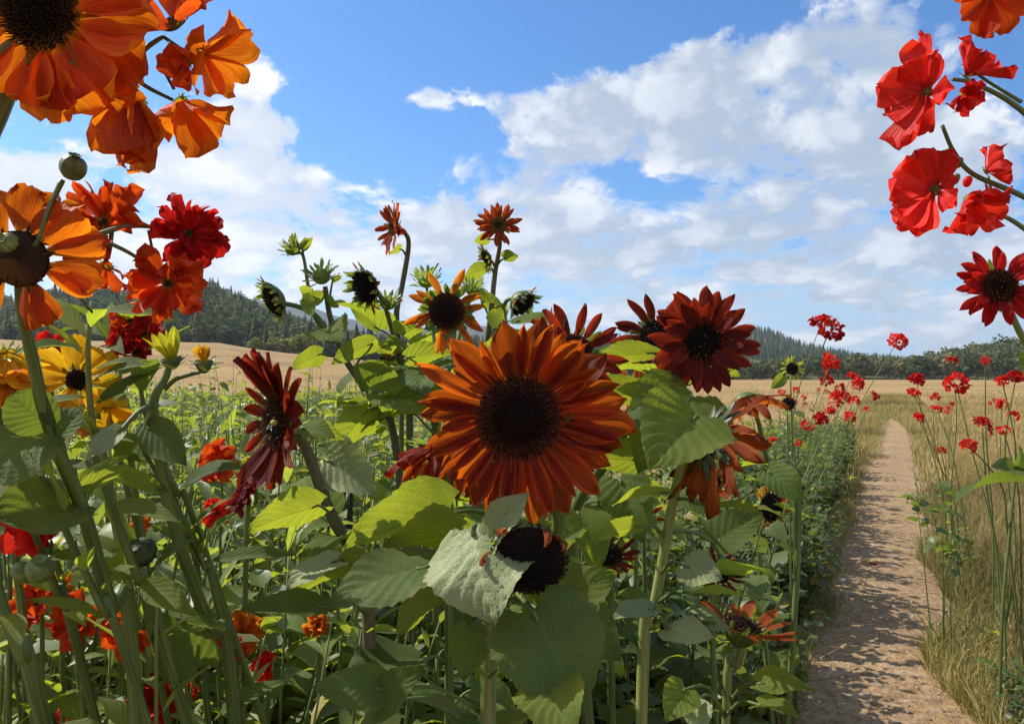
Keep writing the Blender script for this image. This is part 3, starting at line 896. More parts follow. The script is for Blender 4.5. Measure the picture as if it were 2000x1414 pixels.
def leaf_geo(mb, M, prof=HEART, wr=.42, droop=.6, fold=.25, wave=.10, serr=.035, quilt=.02, seed=0, nv=26, nu=12, side=0.0, curl=0.0, lobe=.14, nq=7):
    """leaf blade of unit length along +Y, upper side +Z. Returns tip"""
    rn = random.Random(seed); ph = [rn.uniform(0, 6.28) for _ in range(5)]
    rows = []; uvs = []; y = z = 0.0; tip = None
    for i in range(nv + 1):
        v = i / nv; ang = -droop * (v ** 1.3)
        if i: y += math.cos(ang) / nv; z += math.sin(ang) / nv
        hw = lerp(prof, v) * wr
        row = []; ur = []
        for j in range(nu + 1):
            u = -1 + 2 * j / nu; au = abs(u)
            sw = 1 + (serr * (2 * ((v * 11 + (.5 if u > 0 else 0)) % 1) - 1) if au > .95 else 0)
            xx = u * hw * sw + side * v * v
            zz = fold * hw * au + wave * hw * math.sin(v * 8 + ph[0] + (2.2 if u > 0 else 0)) * au * au + .5 * wave * wr * math.sin(v * 4 + ph[1]) * u
            zz -= curl * hw * au ** 3
            zz += quilt * wr * (abs(((v - .38 * au ** .85) * nq) % 1 - .5) - .25) * 2.4 * min(1, (1 - au) * 3 + .2) * min(1, au * 5) - .02 * wr * math.exp(-(u / .07) ** 2)
            yy = -lobe * au ** 1.6 * (1 - v) ** 5
            row.append((xx, y + yy * math.cos(ang) - zz * math.sin(ang), z + zz * math.cos(ang) + yy * math.sin(ang)))
            ur.append(((u + 1) / 2, v))
        rows.append(row); uvs.append(ur)
    tip = Vector((side, y, z))
    mb.grid(rows, uvs, 0, M)
    return tip


def leaf(pl, B, T, N, wr=.42, mat=None, droop=.6, fold=.25, wave=.14, seed=0, prof=HEART, root=None, pr=.0022, hero=True, curl=0.0, serr=.055, quilt=.06, side=0.0, pmat=None, lobe=.14):
    """leaf from base point B to tip point T, upper side towards N; petiole runs back to root"""
    B = Vector(B); T = Vector(T); N = Vector(N)
    mb = MB(); tip = leaf_geo(mb, None, prof, wr, droop, fold, wave, serr, quilt, seed, 30 if hero else 18, 14 if hero else 8, side, curl, lobe)
    ch = T - B; s = ch.length / tip.length
    x = Vector((1, 0, 0)); ty = tip.normalized(); tz = x.cross(ty).normalized(); tx = ty.cross(tz)
    Lf = Matrix((tx, ty, tz)).transposed()
    Wf = frame((0, 0, 0), ch, N).to_3x3()
    M = (Wf @ Lf.transposed()).to_4x4() @ Matrix.Scale(s, 4); M.translation = B
    o = obj('leaf', mb.mesh('leaf', mat or M_leaf), pl, M)
    if root is not None:
        root = Vector(root); d0 = (M.to_3x3() @ Vector((0, 1, 0))).normalized()
        L = (B - root).length
        q = spline([root, root.lerp(B, .5) + Vector((0, 0, .10 * L)), B, B + d0 * s * .12], 4)
        pm = MB(); pm.tube(q, [pr * 1.35 - pr * .7 * i / (len(q) - 1) for i in range(len(q))], 6)
        obj('petiole', pm.mesh('petiole', pmat or M_stem), o, Matrix())
    return o


AL = {}


def auto_leaves(pl, path, n, size, seed, t0=.08, t1=.85, mats=None, wr=.42, pet=.5, prof=HEART, face=None, droop=(.3, 1.1)):
    """leaves along a stem path (list of points, top first); size (min,max) blade length"""
    rn = random.Random(seed); k = len(path); mats = mats or [M_leaf, M_leaf, M_leafyel, M_leafdark]
    a = rn.uniform(0, 6.28)
    for i in range(n):
        tt = t0 + (t1 - t0) * (i + rn.uniform(.1, .9)) / n
        p = path[min(k - 1, int(tt * (k - 1)))]
        a += 2.4 + rn.uniform(-.5, .5)
        L = rn.uniform(*size) * (.55 + .45 * min(1, tt * 2.2))
        out = Vector((math.cos(a), math.sin(a), 0))
        if face is not None and out.dot(Vector(face)) < -.3: out = (out + Vector(face) * 1.2).normalized()
        B = p + out * L * pet + Vector((0, 0, L * rn.uniform(.1, .4)))
        el_ = rn.uniform(-.9, .35)
        T = B + (out * math.cos(el_) + UP * math.sin(el_)) * L
        N = UP * math.cos(el_) - out * math.sin(el_) + Vector((rn.uniform(-.35, .35), rn.uniform(-.35, .35), 0))
        mt = rn.choice(mats)
        key = (mt.name, rn.randrange(7), prof is HEART)
        if key not in AL:
            mb = MB(); r2 = random.Random(key[1] * 5 + 1)
            tip = leaf_geo(mb, None, prof, wr * r2.uniform(.85, 1.1), r2.uniform(*droop), r2.uniform(.1, .35), r2.uniform(.1, .28), .035, .06, key[1] * 3 + 2, 20, 10, r2.uniform(-.1, .1))
            AL[key] = (mb.mesh('leaf', mt), tip)
        me, tip = AL[key]
        ch = T - B; s = ch.length / tip.length
        ty = tip.normalized(); tz = Vector((1, 0, 0)).cross(ty).normalized(); tx = ty.cross(tz)
        M = (frame((0, 0, 0), ch, N).to_3x3() @ Matrix((tx, ty, tz)).transposed().transposed()).to_4x4() @ Matrix.Scale(s, 4); M.translation = B
        o = obj('leaf', me, pl, M)
        pm = MB(); q = spline([p, p.lerp(B, .5) + Vector((0, 0, .08 * L)), B, B + (T - B) * .12], 3)
        pm.tube(q, [.0018 + L * .006 - L * .0045 * j / (len(q) - 1) for j in range(len(q))], 5)
        obj('petiole', pm.mesh('petiole', M_stem), o, Matrix())


def bud(pl, C, N, rd, seed=0, mat=None, petals=None, nb=34, bl=1.15, closed=1.0):
    """tight green bud: a bowl closed over by many pointed bracts"""
    rn = random.Random(seed); M = head_frame(C, N); mb = MB()
    rows = []
    for i in range(8):
        th = PI * (.12 + .88 * i / 7); rows.append([(rd * .78 * math.sin(th) * math.cos(2 * PI * k / 14), rd * .78 * math.sin(th) * math.sin(2 * PI * k / 14), rd * .7 * math.cos(th)) for k in range(15)])
    mb.grid(rows, [[(k / 14, .5) for k in range(15)]] * 8)
    for i in range(nb):
        f = (i + .5) / nb; a = i * 2.4; th = PI * (.25 + .5 * f)
        r0 = Vector((math.cos(a), math.sin(a), 0)); o = r0 * rd * .74 * math.sin(th) + UP * rd * .7 * math.cos(th)
        el_ = closed * (1.0 - .9 * f) + rn.uniform(-.35, .35)
        dr = (r0 * math.cos(el_) + UP * math.sin(el_)).normalized()
        petal_geo(mb, frame(o, dr, UP * math.cos(el_) - r0 * math.sin(el_)), 'ray', rd * bl * rn.uniform(.6, 1.1), .17, bend=rn.uniform(-.1, .6), cup=.5, ridge=.2, seed=i, nv=5, nu=2)
    return obj('flower_bud', mb.mesh('flower_bud', mat or M_bract), pl, M)


def pod(pl, C, N, rd, mat=None, ribs=9, crown=True, name='seed_pod', lobe=.03, stretch=1.1):
    M = head_frame(C, N); mb = MB(); rows = []
    for i in range(11):
        th = PI * (1 - i / 10); rows.append([(rd * math.sin(th) ** .8 * (1 + lobe * math.cos(ribs * 2 * PI * k / 36)) * math.cos(2 * PI * k / 36), rd * math.sin(th) ** .8 * (1 + lobe * math.cos(ribs * 2 * PI * k / 36)) * math.sin(2 * PI * k / 36), rd * stretch * math.cos(th)) for k in range(37)])
    mb.grid(rows, [[(k / 36, .5) for k in range(37)]] * 11)
    if crown:
        for k in range(9):
            a = 2 * PI * k / 9; r0 = Vector((math.cos(a), math.sin(a), 0))
            petal_geo(mb, frame(UP * rd * stretch * .97, r0 + UP * .12, UP), 'round', rd * .6, .3, bend=.2, cup=.2, seed=k, nv=4, nu=2)
    return obj(name, mb.mesh(name, mat or M_pod), pl, M)


def cluster_mesh(rr, nf, mat, seed, psz=None, np_=4, hemi=-.2, style='round'):
    """rounded cluster of small florets (petals only)"""
    rn = random.Random(seed); mb = MB(); psz = psz or rr * .5
    for i in range(nf):
        while True:
            dv = Vector((rn.gauss(0, 1), rn.gauss(0, 1), rn.gauss(0, 1))).normalized()
            if dv.z > hemi: break
        c = dv * rr * rn.uniform(.45, .72)
        Mx = head_frame(c, dv + Vector((rn.uniform(-.4, .4), rn.uniform(-.4, .4), 0)))
        a0 = rn.uniform(0, 6)
        for k in range(np_):
            a = a0 + 2 * PI * k / np_ + rn.uniform(-.25, .25); ti = rn.uniform(.2, .95); r0 = Vector((math.cos(a), math.sin(a), 0))
            petal_geo(mb, Mx @ frame(r0 * psz * .06, r0 * math.cos(ti) + UP * math.sin(ti), UP * math.cos(ti) - r0 * math.sin(ti)), style, psz * rn.uniform(.75, 1.15), rn.uniform(.30, .42), bend=rn.uniform(-.7, .3), cup=.4, ruffle=.3, seed=seed + i * 5 + k, nv=5, nu=4)
    return mb


# ---- generic leafy plants for the beds: part stem + part foliage, copied
def leafy_meshes(seed, nst, h, spread, nl, ll, wr, mat, prof=OVATE, elr=(-.5, .7), smat=None, lo=.06, stem_r=.004, nvu=(4, 2), upright=0.0):
    rn = random.Random(seed); ms = MB(); mf = MB()
    for s_ in range(nst):
        a = rn.uniform(0, 6.28); rad = spread * math.sqrt(rn.random()); hh = h * rn.uniform(.6, 1.08)
        p0 = Vector((math.cos(a) * rad * .35, math.sin(a) * rad * .35, -.02)); p2 = Vector((math.cos(a) * rad * 1.0, math.sin(a) * rad * 1.0, hh)); p1 = p0.lerp(p2, .5) + Vector((rn.uniform(-.05, .05), rn.uniform(-.05, .05), .04)) * h
        q = spline([p0, p1, p2], 5); ms.tube(q, [stem_r * (1 - .75 * i / (len(q) - 1)) for i in range(len(q))], 5)
        b = rn.uniform(0, 6)
        for i in range(nl):
            tt = lo + (1 - lo) * (i + rn.random()) / nl; f = tt * (len(q) - 1); k = min(len(q) - 2, int(f)); p = q[k].lerp(q[k + 1], f - k)
            b += 2.4 + rn.uniform(-.6, .6); el_ = rn.uniform(*elr) + upright * tt; L = ll * rn.uniform(.55, 1.2) * (1 - .45 * tt ** 3)
            o = Vector((math.cos(b), math.sin(b), 0)); dr = o * math.cos(el_) + UP * math.sin(el_)
            nr = UP * math.cos(el_) - o * math.sin(el_) + Vector((rn.uniform(-.5, .5), rn.uniform(-.5, .5), rn.uniform(-.2, .2)))
            leaf_geo(mf, frame(p + dr * L * .15, dr, nr) @ Matrix.Scale(L, 4), prof, wr * rn.uniform(.8, 1.2), rn.uniform(.1, 1.0), rn.uniform(.1, .5), .15, 0, 0, seed * 99 + i, nvu[0], nvu[1], 0, 0, 0)
    return ms.mesh('stem', smat or M_stem), mf.mesh('foliage', mat)


M_bean = small_leaf_mat('bean_leaf', (0.095, 0.135, 0.035), (0.15, 0.185, 0.045), (0.44, 0.50, 0.04), 0.40)
M_beandeep = small_leaf_mat('deep_green_leaf', (0.060, 0.092, 0.026), (0.100, 0.130, 0.036), (0.28, 0.36, 0.03), 0.35)
M_hedge = small_leaf_mat('hedge_leaf', (0.060, 0.090, 0.026), (0.135, 0.165, 0.045), (0.28, 0.36, 0.05), 0.35)
M_narrow = small_leaf_mat('narrow_leaf', (0.11, 0.15, 0.040), (0.18, 0.21, 0.060), (0.50, 0.58, 0.06), 0.4)


def plant_proto(meshes, name, label, cat, group):
    o = thing(name, label, cat, (0, 0, 0), group)
    for nm, me in zip(('stem', 'foliage'), meshes): obj(nm, me, o)
    return o


def place_all(protos, spots, first):
    """protos used once each, the rest are copies; spots: (x, y, scale, proto index)"""
    used = set()
    for (x, y, s, k) in spots:
        Mx = Matrix.Translation((x, y, gz(x, y))) @ Matrix.Rotation(RN.uniform(0, 6.28), 4, 'Z') @ Matrix.Diagonal((s, s, s * RN.uniform(.88, 1.12), 1))
        if k not in used: protos[k].matrix_basis = Mx; used.add(k)
        else: copy_tree(protos[k], Mx)
# ================================================================== THE SUNFLOWERS
CAMD = Vector((0, -1, 0))


def S(pl, pts, root, r0, r1, mat=None, **k):
    """stem through photo points (column, row, distance), top first, down to root (x, y) on the soil"""
    q = [P(*p) for p in pts]
    if root is not None: q.append(Vector((root[0], root[1], gz(*root) - .03)))
    return stem(pl, q, r0, r1, mat, **k)


def RT(px, d):
    return ((px - 1000) / F * d, d)


def plant(name, label, root, cat='sunflower', group=None):
    return thing(name, label, cat, (root[0], root[1], gz(*root)), group)


def lf(pl, b, t_, N, wr, mat=None, rt=None, **k):
    return leaf(pl, P(*b), P(*t_), N, wr, mat, root=None if rt is None else P(*rt), **k)


UNDER = (-.25, .75, .6)     # leaf whose lower side, lit through, faces the camera
TOPC = (-.25, -.7, .65)     # leaf whose upper side faces up and towards the camera

# --- A: the large orange-red head in the middle
r = RT(945, .93); A = plant('sunflower', 'largest orange-red sunflower with a domed brown disc facing the viewer', r)
HA = P(1014, 815, .80)
qa = S(A, [(1014, 822, .83), (1000, 880, .87), (975, 960, .885), (968, 1080, .89), (955, 1250, .91)], r, .0065, .011, M_stemlight)
head(A, HA, (-.06, -1, .02), .0455, .0665, mat='orange', disc='main', hd=.42, nfl=1100, hero=True, style='rayblunt', spike=.75, cup=.45, ridge=1.5, ruffle=.3, droop=.05, wmul=.90, nb=24, bl=.5, bw=.2, csplay=.0, seed=3, kv=24, angles=[
    (98, 1.0, 1.25, .15), (79, 1.05, 1.5, .22), (116, .80, .8, .40), (128, 1.10, 1.35, .15), (141, .72, 1.1, .0), (151, 1.30, .75, .35), (163, .95, 1.1, .1), (174, 1.0, 1.2, .15), (184, .70, 1.1, .3), (195, 1.0, 1.3, .18),
    (209, .90, 1.15, .1), (224, .80, 1.0, -.05), (238, 1.0, 1.35, .15), (253, 1.08, 1.2, .05), (267, .92, 1.25, .22), (282, 1.22, 1.3, .12), (297, 1.12, 1.45, .05), (309, .95, .85, .30), (319, 1.22, 1.2, .1),
    (333, 1.05, 1.2, .0), (345, 1.12, 1.35, .2), (357, 1.28, 1.75, .12), (11, 1.15, 1.5, .08), (27, .70, 1.0, .35), (40, 1.12, 1.6, .12), (53, 1.02, 1.6, .25), (65, .95, 1.3, .05), (107, .8, 1.2, -.1), (245, .85, 1.2, -.12), (274, .8, 1.2, -.12), (327, .95, 1.2, -.15), (3, .9, 1.4, -.12), (88, .92, .9, .38), (134, .95, .8, .3), (168, 1.08, .7, .25), (202, 1.02, .75, .28), (216, 1.0, .9, .2), (231, .92, .8, .25), (260, 1.02, .8, .3), (290, 1.02, .9, .25), (340, .98, .9, .3), (20, 1.12, .9, .2), (34, .95, .8, .28), (47, 1.1, .8, .35), (72, 1.0, .9, .3)])
# leaves of A (silvery one hanging in front, folded one above it, large drooping pair)
lf(A, (922, 1030, .79), (968, 1222, .715), (-.35, -.62, .72), .54, M_leafgrey, (968, 1060, .885), droop=.75, fold=-.22, wave=.2, seed=4, quilt=.09, pr=.003)
lf(A, (957, 1062, .775), (1036, 962, .765), (-.55, -.7, .35), .30, M_leafgrey, (970, 1090, .885), droop=.5, fold=.5, wave=.25, seed=9, quilt=.08)
lf(A, (1040, 1192, .755), (1140, 1400, .70), (.05, -.86, .5), .53, M_leafdark, (965, 1165, .89), droop=.45, fold=.12, wave=.2, seed=12, quilt=.05, pr=.003)
lf(A, (1055, 1190, .78), (1205, 1120, .80), (-.1, -.78, .62), .42, M_leaf, (965, 1190, .89), droop=.35, fold=.15, wave=.22, seed=15)
lf(A, (1060, 1330, .72), (1120, 1440, .66), (0, -.8, .6), .5, M_leaf, (955, 1320, .9), droop=.4, fold=.2, wave=.2, seed=16)
lf(A, (838, 1105, .82), (640, 1185, .80), (-.1, -.48, .88), .40, M_leafdark, (968, 1040, .885), droop=.5, fold=.12, wave=.16, seed=18, pr=.003)
lf(A, (880, 1003, .86), (668, 1075, .90), UNDER, .34, M_leafyel, (965, 1010, .885), droop=.4, fold=.25, wave=.2, seed=21)
lf(A, (905, 1045, .86), (745, 1075, .88), UNDER, .42, M_leafyel, (966, 1060, .885), droop=.5, fold=.2, wave=.2, seed=23)
lf(A, (862, 1150, .80), (775, 1245, .79), UNDER, .40, M_leafyel, (962, 1120, .89), droop=.4, fold=.2, wave=.15, seed=25)
lf(A, (748, 1345, .83), (610, 1342, .82), (0, -.75, .65), .34, M_leafdark, (935, 1385, .92), droop=.3, fold=.12, wave=.12, seed=27)
lf(A, (735, 1375, .83), (826, 1298, .82), (0, -.8, .6), .32, M_leafdark, (930, 1400, .92), droop=.3, fold=.12, wave=.12, seed=28)
lf(A, (920, 1225, .85), (905, 1330, .83), (.2, -.85, .45), .42, M_leafdark, (957, 1215, .905), droop=.3, fold=.2, seed=29)

# --- dark seed head below A with withered petals
r = RT(1045, 1.0); B2 = plant('sunflower', 'nodding black seed head hung with withered brown petals, below the largest orange sunflower', r)
S(B2, [(1040, 1080, .79), (1046, 1015, .83), (1075, 985, .92), (1090, 1020, .98), (1070, 1150, 1.0), (1055, 1300, 1.0)], r, .006, .010, M_stem)
head(B2, P(1034, 1092, .765), (-.05, -.96, -.25), .040, .034, n=9, style='ray', mat='wilt', disc='seed', hd=.3, nfl=500, droop=.4, nb=20, bl=.5, seed=8, spike=.5, tilt=.4, bend=.9, ruffle=.5, curl=1.0, lj=.4, hide=lambda a, q: math.sin(a) < .15)
lf(B2, (1100, 1180, .93), (1210, 1290, .9), TOPC, .42, M_leafdark, (1062, 1200, 1.0), seed=31)
lf(B2, (1010, 1250, .95), (930, 1330, .93), TOPC, .42, M_leaf, (1055, 1260, 1.0), seed=33)

# --- B: dark red pair on the right
r = RT(1230, 1.35); Bp = plant('sunflower', 'dark red sunflower with a black speckled disc, overlapping a second head on the same plant', r)
qb = S(Bp, [(1375, 675, 1.16), (1355, 720, 1.20), (1300, 780, 1.22), (1232, 828, 1.26), (1185, 900, 1.30), (1120, 1010, 1.33), (1130, 1200, 1.35)], r, .007, .012, M_stem)
head(Bp, P(1372, 667, 1.12), (-.12, -1, .02), .0315, .054, n=21, mat='darkred', disc='black', hd=.22, nfl=420, rows=2, style='ray', seed=5, nb=20, bl=.7, wmul=1.6, tilt=.02, jit=.09, cup=.5, ridge=.7, hero=True, lj=.08)
head(Bp, P(1278, 655, 1.24), (-.5, -.8, .05), .026, .050, n=17, mat='darkred', disc='black', hd=.3, nfl=120, rows=1, style='ray', seed=6, wmul=1.25, cup=.5, tilt=.2)
S(Bp, [(1283, 668, 1.26), (1290, 705, 1.27), (1262, 790, 1.26), (1222, 835, 1.265)], None, .004, .006, M_stem)
lf(Bp, (1290, 772, 1.12), (1098, 778, 1.1), UNDER, .20, M_leafyel, (1300, 780, 1.2), droop=.25, fold=.2, wave=.25, seed=34, prof=OVATE)
lf(Bp, (1278, 690, 1.2), (1150, 708, 1.2), UNDER, .24, M_leafyel, (1290, 710, 1.26), droop=.4, fold=.25, seed=35, prof=OVATE)
lf(Bp, (1265, 725, 1.15), (1180, 735, 1.12), (-.1, .2, .97), .3, M_leafyel, (1290, 740, 1.26), droop=.7, fold=.3, seed=36)
lf(Bp, (1352, 772, 1.10), (1245, 925, 1.04), (-.2, -.78, .55), .44, M_leaf, (1320, 765, 1.2), droop=.7, fold=.2, seed=37)
lf(Bp, (1345, 752, 1.15), (1445, 735, 1.2), (-.35, .3, .9), .35, M_leafyel, (1345, 745, 1.2), droop=.7, fold=.3, wave=.2, seed=38)
lf(Bp, (1250, 900, 1.1), (1120, 905, 1.1), UNDER, .36, M_leafyel, (1200, 880, 1.29), droop=.5, seed=39)
lf(Bp, (1210, 935, 1.15), (1255, 1060, 1.1), TOPC, .4, M_leafdark, (1170, 930, 1.31), droop=.5, seed=40)
lf(Bp, (1160, 700, 1.3), (1250, 680, 1.28), (-.2, .1, 1), .3, M_leafgrey, (1285, 720, 1.27), droop=.3, seed=41)
auto_leaves(Bp, qb, 7, (.09, .14), 51, .55, .95, pet=.35)

# --- withered orange head seen from behind, lower right of B
r = RT(1232, 1.13); W = plant('sunflower', 'withered rust-orange sunflower seen from behind with drooping petals, below the dark red pair', r)
qw = S(W, [(1352, 868, 1.0), (1335, 900, 1.03), (1318, 965, 1.06), (1300, 1060, 1.08), (1278, 1185, 1.09), (1255, 1320, 1.11)], r, .006, .0095, M_stemlight)
head(W, P(1385, 858, 1.02), (.86, .25, -.38), .030, .070, n=28, mat='wilt', disc='brown', nfl=120, style='ray', droop=.75, seed=9, tilt=.1, nb=34, bl=1.1, bw=.15, calyx=M_bractdark, cdepth=.3, wmul=.95, bend=-.3, curl=.9, ruffle=.7, cup=.9, lj=.3)
lf(W, (1362, 812, .96), (1268, 920, .90), (-.2, -.8, .5), .52, M_leaf, (1345, 880, 1.02), droop=.5, seed=42)
lf(W, (1362, 985, 1.03), (1485, 1003, 1.05), (.1, .3, .95), .24, M_leafyel, (1318, 975, 1.06), droop=.4, seed=43, prof=OVATE)
lf(W, (1300, 962, 1.02), (1195, 988, 1.0), (-.2, .5, .85), .24, M_leafyel, (1317, 970, 1.06), droop=.5, seed=44, prof=OVATE)
lf(W, (1255, 1028, 1.02), (1160, 1055, 1.0), UNDER, .30, M_leafyel, (1300, 1050, 1.08), droop=.45, seed=45, prof=OVATE)
lf(W, (1338, 1105, .98), (1412, 1132, .95), (-.1, -.75, .65), .5, M_leafgrey, (1290, 1120, 1.085), droop=.5, fold=.1, seed=46)
lf(W, (1395, 1060, 1.12), (1490, 1000, 1.15), (-.2, -.7, .7), .34, M_leafdark, (1305, 1040, 1.08), droop=.2, seed=47)
lf(W, (1360, 1160, 1.0), (1485, 1172, .98), (-.1, .4, .9), .26, M_leafyel, (1280, 1180, 1.09), droop=.4, seed=48, prof=OVATE)
lf(W, (1275, 1190, 1.0), (1195, 1210, .97), (-.2, -.4, .9), .36, M_leafgrey, (1278, 1190, 1.09), droop=.5, seed=49)
lf(W, (1300, 1225, .98), (1395, 1245, .95), (0, -.75, .65), .36, M_leafgrey, (1275, 1210, 1.09), droop=.4, seed=50)
lf(W, (1345, 1205, 1.02), (1425, 1230, 1.0), (0, -.6, .75), .38, M_leafgrey, (1274, 1215, 1.09), droop=.4, seed=52)
head(W, P(1328, 1215, 1.0), (.1, -.6, -.75), .026, .02, n=0, mat='wilt', disc='seed', nfl=160, nb=16, bl=1.1, seed=10)

# --- second withered head behind on the right
r = RT(1500, 1.75); W2 = plant('sunflower', 'small withered rust sunflower hanging its petals, beside the large withered head', r)
S(W2, [(1455, 770, 1.55), (1480, 820, 1.62), (1500, 900, 1.68), (1560, 1010, 1.7)], r, .004, .008, M_stem)
head(W2, P(1450, 782, 1.5), (.5, -.2, -.8), .026, .075, n=13, mat='wilt', disc='brown', nfl=60, droop=.6, seed=11, nb=16, style='ray', bend=-.2, curl=.5, ruffle=.4)
lf(W2, (1500, 920, 1.6), (1570, 985, 1.55), TOPC, .4, M_leafdark, (1520, 935, 1.69), seed=53)

# --- C: side-facing dark red with the bee
r = RT(745, 1.16); C_ = plant('sunflower', 'dark red sunflower turned sideways to the left with a bumblebee on its disc', r)
qc = S(C_, [(572, 838, 1.03), (600, 880, 1.06), (640, 990, 1.09), (690, 1090, 1.12), (720, 1220, 1.14)], r, .0075, .011, M_stempurple)
NC = Vector((-.74, -.67, .02))
HC = P(541, 822, 1.0)
head(C_, HC, NC, .034, .057, mat='darkred', disc='zinnia', hd=.3, nfl=520, hero=True, style='ray', spike=1.2, seed=12, wmul=1.5, cup=.6, ridge=.8, ruffle=.2, nb=20, bl=.8, angles=[
    (92, 1.25, 1, .55), (78, 1.2, 1.1, .4), (106, 1.2, .9, .5), (65, 1.05, 1, .3), (118, 1.1, .9, .4), (50, 1.0, 1.1, .1), (36, 1.0, 1.2, .0), (15, 1.0, 1.3, .05), (-5, .95, 1.3, .1), (-25, 1.0, 1.2, .05), (-45, 1.0, 1.1, .1),
    (-62, 1.05, 1.1, .15), (-80, 1.1, 1.0, .2), (-95, 1.2, 1.0, .3), (-112, 1.35, .9, .5), (140, .8, 1, .35), (165, .75, 1.1, .3), (190, .75, 1.2, .3), (215, .8, 1.1, .3), (98, 1.05, 1.1, .3), (72, 1.0, .9, .65), (85, 1.3, .9, .42), (88, 1.1, .8, .2), (100, 1.3, .8, .6), (58, 1.1, .9, .2), (25, .95, 1.1, .25), (-15, .9, 1.1, .25), (-70, 1.0, 1.0, .35), (-88, 1.05, .9, .1), (112, 1.2, .8, .3)])
lf(C_, (626, 988, 1.02), (484, 1040, 1.0), UNDER, .36, M_leafyel, (672, 1060, 1.1), droop=.45, fold=.25, seed=54)
lf(C_, (705, 1098, 1.02), (572, 1165, 1.0), UNDER, .32, M_leafyel, (705, 1130, 1.125), droop=.6, fold=.3, seed=55)
lf(C_, (660, 1095, .99), (560, 1150, .96), (-.2, -.5, .85), .38, M_leafgrey, (706, 1140, 1.125), droop=.8, fold=.15, seed=56)
lf(C_, (640, 900, 1.1), (735, 965, 1.08), TOPC, .42, M_leafgrey, (640, 985, 1.09), droop=.35, seed=57)
lf(C_, (590, 838, 1.0), (655, 855, .98), (-.1, -.6, .8), .35, M_leaf, (585, 860, 1.045), droop=.4, seed=58)
lf(C_, (612, 838, 1.08), (688, 868, 1.06), (-.3, .3, .9), .42, M_leafyel, (600, 880, 1.06), droop=.5, seed=59)
lf(C_, (690, 900, 1.2), (620, 870, 1.2), (-.3, -.5, .8), .4, M_leafdark, (678, 985, 1.1), droop=.5, seed=60)
lf(C_, (640, 1185, .98), (470, 1190, .95), (-.1, -.55, .82), .22, M_leafdark, (715, 1200, 1.13), droop=.4, seed=61, prof=OVATE)
auto_leaves(C_, qc, 6, (.10, .15), 62, .5, .95, pet=.4)

# bumblebee
bee = thing('bumblebee', 'bumblebee with a yellow band on the disc of the sideways dark red sunflower', 'bee', tuple(P(539, 832, .957)))
Mb = head_frame(P(538, 832, .960), NC)
M_bee = plain_mat('bee_black_fur', (0.012, 0.010, 0.009), (0.03, 0.025, 0.02), 300, .8, .2, .6, .001); M_beey = plain_mat('bee_yellow_fur', (0.42, 0.30, 0.06), (0.6, 0.45, 0.12), 300, .9, .1, .6, .001)
M_wing = plain_mat('bee_wing', (0.10, 0.09, 0.08), (0.16, 0.14, 0.12), 60, .25, .6, 0)


def blob(cx, cy, cz, rx, ry, rz, mi=0, mb=None, n=12):
    rows = [[(cx + rx * math.sin(PI * i / n) * math.cos(2 * PI * k / 16), cy + ry * math.cos(PI * i / n), cz + rz * math.sin(PI * i / n) * math.sin(2 * PI * k / 16)) for k in range(17)] for i in range(n + 1)]
    mb.grid(rows, [[(0, 0)] * 17] * (n + 1), mi)


mb = MB(); blob(0, -.0055, .001, .0055, .0075, .005, 0, mb); obj('abdomen', mb.mesh('abdomen', M_bee), bee, Mb)
mb = MB(); blob(0, .004, .002, .005, .0045, .0048, 0, mb); obj('thorax', mb.mesh('thorax', M_beey), bee, Mb)
mb = MB(); blob(0, .0095, .001, .003, .0025, .003, 0, mb); obj('head', mb.mesh('head', M_bee), bee, Mb)
for s_ in (-1, 1):
    mb = MB(); petal_geo(mb, frame((s_ * .002, .004, .006), (s_ * .55, -.85, .25), (0, 0, 1)), 'round', .011, .3, seed=3, nv=5, nu=4); obj('wing', mb.mesh('wing', M_wing), bee, Mb)
    for k in range(3):
        mb = MB(); mb.tube([(s_ * .003, .005 - .003 * k, 0), (s_ * .0065, .006 - .005 * k, .0005), (s_ * .0085, .006 - .006 * k, -.004)], [.0006, .0005, .0003], 5); obj('leg', mb.mesh('leg', M_bee), bee, Mb)

# --- D: orange with a big dark disc behind A
r = RT(860, 1.66); Dp = plant('sunflower', 'amber-orange sunflower with a large round dark disc and narrow drooping petals', r)
qd = S(Dp, [(868, 625, 1.52), (862, 680, 1.57), (855, 760, 1.6), (850, 900, 1.62)], r, .006, .010, M_stem)
head(Dp, P(872, 608, 1.48), (-.08, -1, -.06), .037, .050, n=22, mat='midorange', disc='brown', hd=.4, nfl=420, style='ray', droop=.25, seed=13, nb=30, bl=1.0, bw=.2, csplay=.35, wmul=1.15, lj=.25, jit=.15, spike=.5, cup=.6, hide=lambda a, q: q.random() < .12)
bud(Dp, P(833, 548, 1.62), (-.15, -.3, .95), .024, 3, closed=.9)
S(Dp, [(833, 560, 1.63), (845, 640, 1.65), (858, 760, 1.61)], None, .003, .005)
bud(Dp, P(923, 565, 1.66), (.3, -.2, .9), .022, 4)
S(Dp, [(920, 578, 1.67), (890, 680, 1.66), (860, 780, 1.61)], None, .003, .005)
lf(Dp, (800, 700, 1.5), (890, 690, 1.5), UNDER, .3, M_leafyel, (856, 750, 1.6), seed=63)
lf(Dp, (870, 800, 1.5), (735, 768, 1.45), UNDER, .24, M_leafyel, (853, 830, 1.6), droop=.35, fold=.25, wave=.25, seed=64, prof=OVATE)
lf(Dp, (730, 765, 1.5), (895, 805, 1.42), TOPC, .24, M_leaf, (850, 850, 1.6), droop=.5, seed=65, prof=OVATE)
auto_leaves(Dp, qd, 9, (.10, .16), 66, .35, .9, pet=.4)

